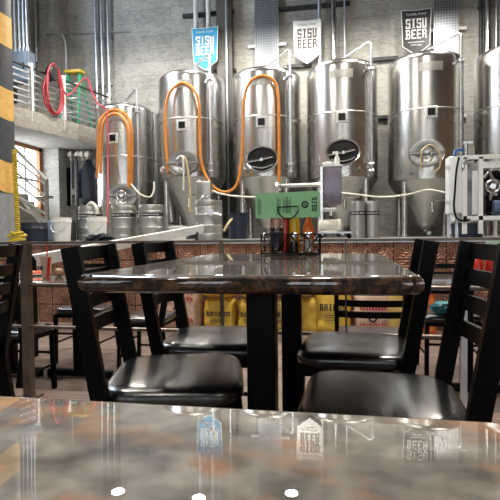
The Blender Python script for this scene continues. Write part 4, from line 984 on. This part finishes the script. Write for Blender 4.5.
bottle('pepper_shaker', 'glass shaker of dark pepper in front of the mustard bottle', atY(293.8, 240, 2.012).x, 2.012, [(0, 0), (.017, 0), (.019, .005), (.017, .04), (.0165, .062), (0, .062)], m_glass, [(0, .062), (.018, .062), (.018, .074), (.010, .082), (0, .084)], m_pipe, ([(0, .002), (.0165, .003), (.0155, .045), (0, .045)], m_pepper), 'shaker')
bottle('salt_shaker', 'glass shaker of pale salt in front of the hot sauce bottle', atY(308, 240, 2.012).x, 2.012, [(0, 0), (.017, 0), (.019, .005), (.017, .04), (.0165, .062), (0, .062)], m_glass, [(0, .062), (.018, .062), (.018, .074), (.010, .082), (0, .084)], m_pipe, ([(0, .002), (.0165, .003), (.0155, .052), (0, .052)], m_salt), 'shaker')
# green menu sheet
YM = 1.992
c = [atY(255.5, 194, YM), atY(255.5, 218.5, YM), atY(320, 217, YM+.012), atY(319.5, 190.5, YM+.012)]
mn_ = thing('menu', 'green paper menu clipped above the condiment caddy', 'menu', c[1])
b = B(); prism(b, [c[0], c[1], c[2], c[3]], (0, .0012, 0)); build('paper', b, m_menu, mn_)
ux = (c[2]-c[1]).normalized(); uz = (c[0]-c[1]).normalized(); nr = V((0, -1, 0))
o = lambda a, d: c[1]+(c[2]-c[1])*a+(c[0]-c[1])*d+nr*.0012
b = B(); rx, rz_ = -uz, ux      # print runs down the sheet
hM = (c[0]-c[1]).length
word(b, 'SISU', o(.955, .86)-ux*0, rx, ux, hM*.55, .014, .0008) if False else word(b, 'SISU', o(.875, .80), rx, ux, hM*.56, .020, .0006)
ctr = o(.77, .52); torus(b, ctr, (0, 1, 0), .011, .0035, 24, 6); box(b, ctr, (.006, .001, .008))
rn = random.Random(3)
for a0 in (.04, .34, .44, .50):
    for k in range(3):
        a = a0+k*.022; L0, L1 = .12+rn.random()*.1, .70+rn.random()*.2
        p, q = o(a, L0), o(a, L1); bar(b, p, q, .0018, .0008, (0, 1, 0))
build('lettering', b, m_inkb, mn_)

# items on the tables beyond the rail
q = atZ(46.5, 277, .53); cu_ = thing('paper_cup', 'kraft paper cup with red stripe on the left far table', 'cup', (q.x, q.y, .53))
b = B(); lathe(b, [(0, .0), (.030, 0), (.044, .15), (.047, .15), (.047, .156), (.042, .156), (.030, .01), (0, .01)], (q.x, q.y, .53), 28); build('body', b, m_paper, cu_)
b = B(); prism(b, [V((q.x+.034+(.012*k), q.y-.012, .535+.14*k)) for k in (0, 1)]+[V((q.x+.022+.015*k, q.y-.036, .535+.14*k)) for k in (1, 0)], (.002, -.002, 0)); build('red_stripe', b, m_red, cu_)
b = B(); box(b, (q.x-.012, q.y-.042, .60), (.018, .004, .03)); build('dark_label', b, m_ink, cu_)
b = B(); tube(b, [(q.x+.005, q.y, .55), (q.x+.012, q.y, .78)], .0045, 8); solo('drinking_straw', b, m_red, (q.x, q.y, .55), 'red straw standing in the kraft paper cup', 'straw')
q2 = atZ(59, 276.5, .53); b = B(); blob(b, (q2.x, q2.y, .53+.032), (.034, .034, .032), 3, .06, 3, 2); solo('bread_roll', b, m_bread, (q2.x, q2.y, .53), 'small round brown roll beside the paper cup', 'roll')
for i, (px, lb) in enumerate(((36, 'orange garnished dish left of the paper cup'), (10, 'orange dish at the far left end of the left far table'))):
    q3 = atZ(px, 275.5, .53); t = thing('snack_plate', lb, 'plate', (q3.x, q3.y, .53), 'plates on the left far table')
    b = B(); lathe(b, [(0, 0), (.05, 0), (.075, .012), (.073, .015), (.05, .005), (0, .005)], (q3.x, q3.y, .53), 28); build('plate', b, m_white, t)
    b = B()
    for k in range(5): blob(b, (q3.x+.03*math.cos(k*1.3), q3.y+.03*math.sin(k*1.3), .55), (.024, .022, .018), 2, .2, 3, k+i)
    build('food', b, m_food, t)
q = atZ(482, 281, .53)
kb = thing('ketchup_bottle', 'red ketchup bottle with yellow cap on the right far table', 'bottle', (q.x, q.y+.1, .53))
b = B(); lathe(b, [(0, 0), (.03, 0), (.032, .01), (.032, .10), (.02, .13), (.012, .14), (0, .14)], (q.x, q.y+.1, .53), 24); build('body', b, m_red, kb)
b = B(); lathe(b, [(0, .138), (.013, .138), (.009, .165), (0, .165)], (q.x, q.y+.1, .53), 20); build('cap', b, m_must, kb)
b = B(); lathe(b, [(0, 0), (.035, 0), (.04, .03), (.034, .12), (.03, .12), (.03, .02), (0, .02)], (q.x+.085, q.y+.12, .53), 24); solo('red_tumbler', b, m_red, (q.x+.085, q.y+.12, .53), 'red tumbler right of the yellow-capped ketchup bottle', 'tumbler')
b = B(); q4 = V((q.x+.13, q.y+.2, .53)); box(b, q4+V((0, 0, .125)), (.11, .004, .25), M.Rotation(rad(-6), 3, 'X')); box(b, q4+V((0, 0, .01)), (.12, .06, .02)); solo('table_card', b, pm('mint_card', (.55, .72, .60), None, 20, .5), q4, 'pale mint card standing on the right far table', 'card')
q = atZ(462, 318, .235); b = B(); blob(b, (rt0.x+.27, rt0.y+.78, LOW+.463+.03), (.12, .09, .05), 3, .25, 2.5, 3, -.03); solo('handbag', b, m_teal, (rt0.x+.27, rt0.y+.78, LOW+.463), 'small teal bag on the chair behind the ketchup table', 'bag')

# ------------------------------------------------------------------ pendant lamps (first three seen mirrored in the near tabletop)
ZLP = 5.35
def mirrored(px, py, z):
    d = ray(px, py); d2 = V((d.x, d.y, -d.z)); p = CAM+d*((.75-H)/d.z); return p+d2*((z-.75)/d2.z)
LP = [mirrored(120, 480, ZLP), mirrored(200, 486, ZLP), mirrored(292, 481, ZLP), mirrored(380, 505, ZLP), mirrored(472, 503, ZLP)]  # fourth and fifth stay unseen, kept to light the right side
names = ('first', 'second', 'third', 'fourth', 'fifth')
def lamp(p, label, power, r=.22):
    t = thing('pendant_lamp', label, 'lamp', (p.x, p.y, p.z), 'pendant lamps over the platform')
    b = B(); lathe(b, [(r, 0), (r*.98, .05), (r*.7, .16), (.08, .24), (.06, .34), (0, .34)], p, 32); build('shade', b, m_dark, t)
    b = B(); lathe(b, [(0, .015), (r*.9, .015), (r*.9, .03), (0, .03)], p, 28); build('diffuser', b, m_lamp, t)
    b = B(); tube(b, [p+V((0, 0, .33)), V((p.x, p.y, ZC))], .008, 6); build('cord', b, m_black, t)
    li = bpy.data.lights.new('pendant_light', 'AREA'); li.shape = 'DISK'; li.size = r*1.7; li.energy = power; li.color = (1, .93, .82)
    lo = bpy.data.objects.new('pendant_light', li); col.objects.link(lo); lo.location = p+V((0, 0, -.01))
for i, p in enumerate(LP): lamp(p, names[i]+' pendant lamp from the left over the tanks platform', 60, .13)
for i, (x, y) in enumerate(((-3.2, 3.4), (0.9, 3.6), (-1.2, -1.8), (2.6, -2.4))):  # unseen lamps added to light the tables and fill from the front
    lamp(V((x, y, 5.6)), 'added unseen pendant lamp over the dining area, '+('left of the guard rail', 'right of the guard rail', 'behind the near table', 'behind the near table to the right')[i], (110, 110, 30, 15)[i])
def area(loc, rot, sx, sy, e, c):
    li = bpy.data.lights.new('window_daylight', 'AREA'); li.shape = 'RECTANGLE'; li.size = sx; li.size_y = sy; li.energy = e; li.color = c
    lo = bpy.data.objects.new('window_daylight', li); col.objects.link(lo); lo.location = loc; lo.rotation_euler = rot
# clerestory window high on the left wall: cool daylight over the concrete
b = B(); box(b, (XL+.02, 6.4, 5.9), (.03, 3.2, 1.5)); w = struct('window_8', b, m_unseen_pane)
b = B()
for y in (4.8, 5.87, 6.93, 8.0): box(b, (XL+.05, y, 5.9), (.06, .07, 1.6))
for z in (5.12, 6.68): box(b, (XL+.05, 6.4, z), (.06, 3.27, .07))
build('window_frame', b, m_dark, w)
area((XL+.1, 6.4, 5.9), (0, rad(-90), 0), 1.4, 3.0, 190, (.72, .85, 1.0))

w = bpy.data.worlds.new('world'); scn.world = w; w.use_nodes = True
w.node_tree.nodes['Background'].inputs[0].default_value = (.75, .82, .95, 1); w.node_tree.nodes['Background'].inputs[1].default_value = .3
scn.view_settings.view_transform = 'Standard'; scn.view_settings.look = 'None'; scn.view_settings.gamma = 1; scn.view_settings.use_curve_mapping = False
scn.view_settings.exposure = 0.72
scn.cycles.max_bounces = 8; scn.cycles.glossy_bounces = 5; scn.cycles.transmission_bounces = 6; scn.cycles.sample_clamp_indirect = 4
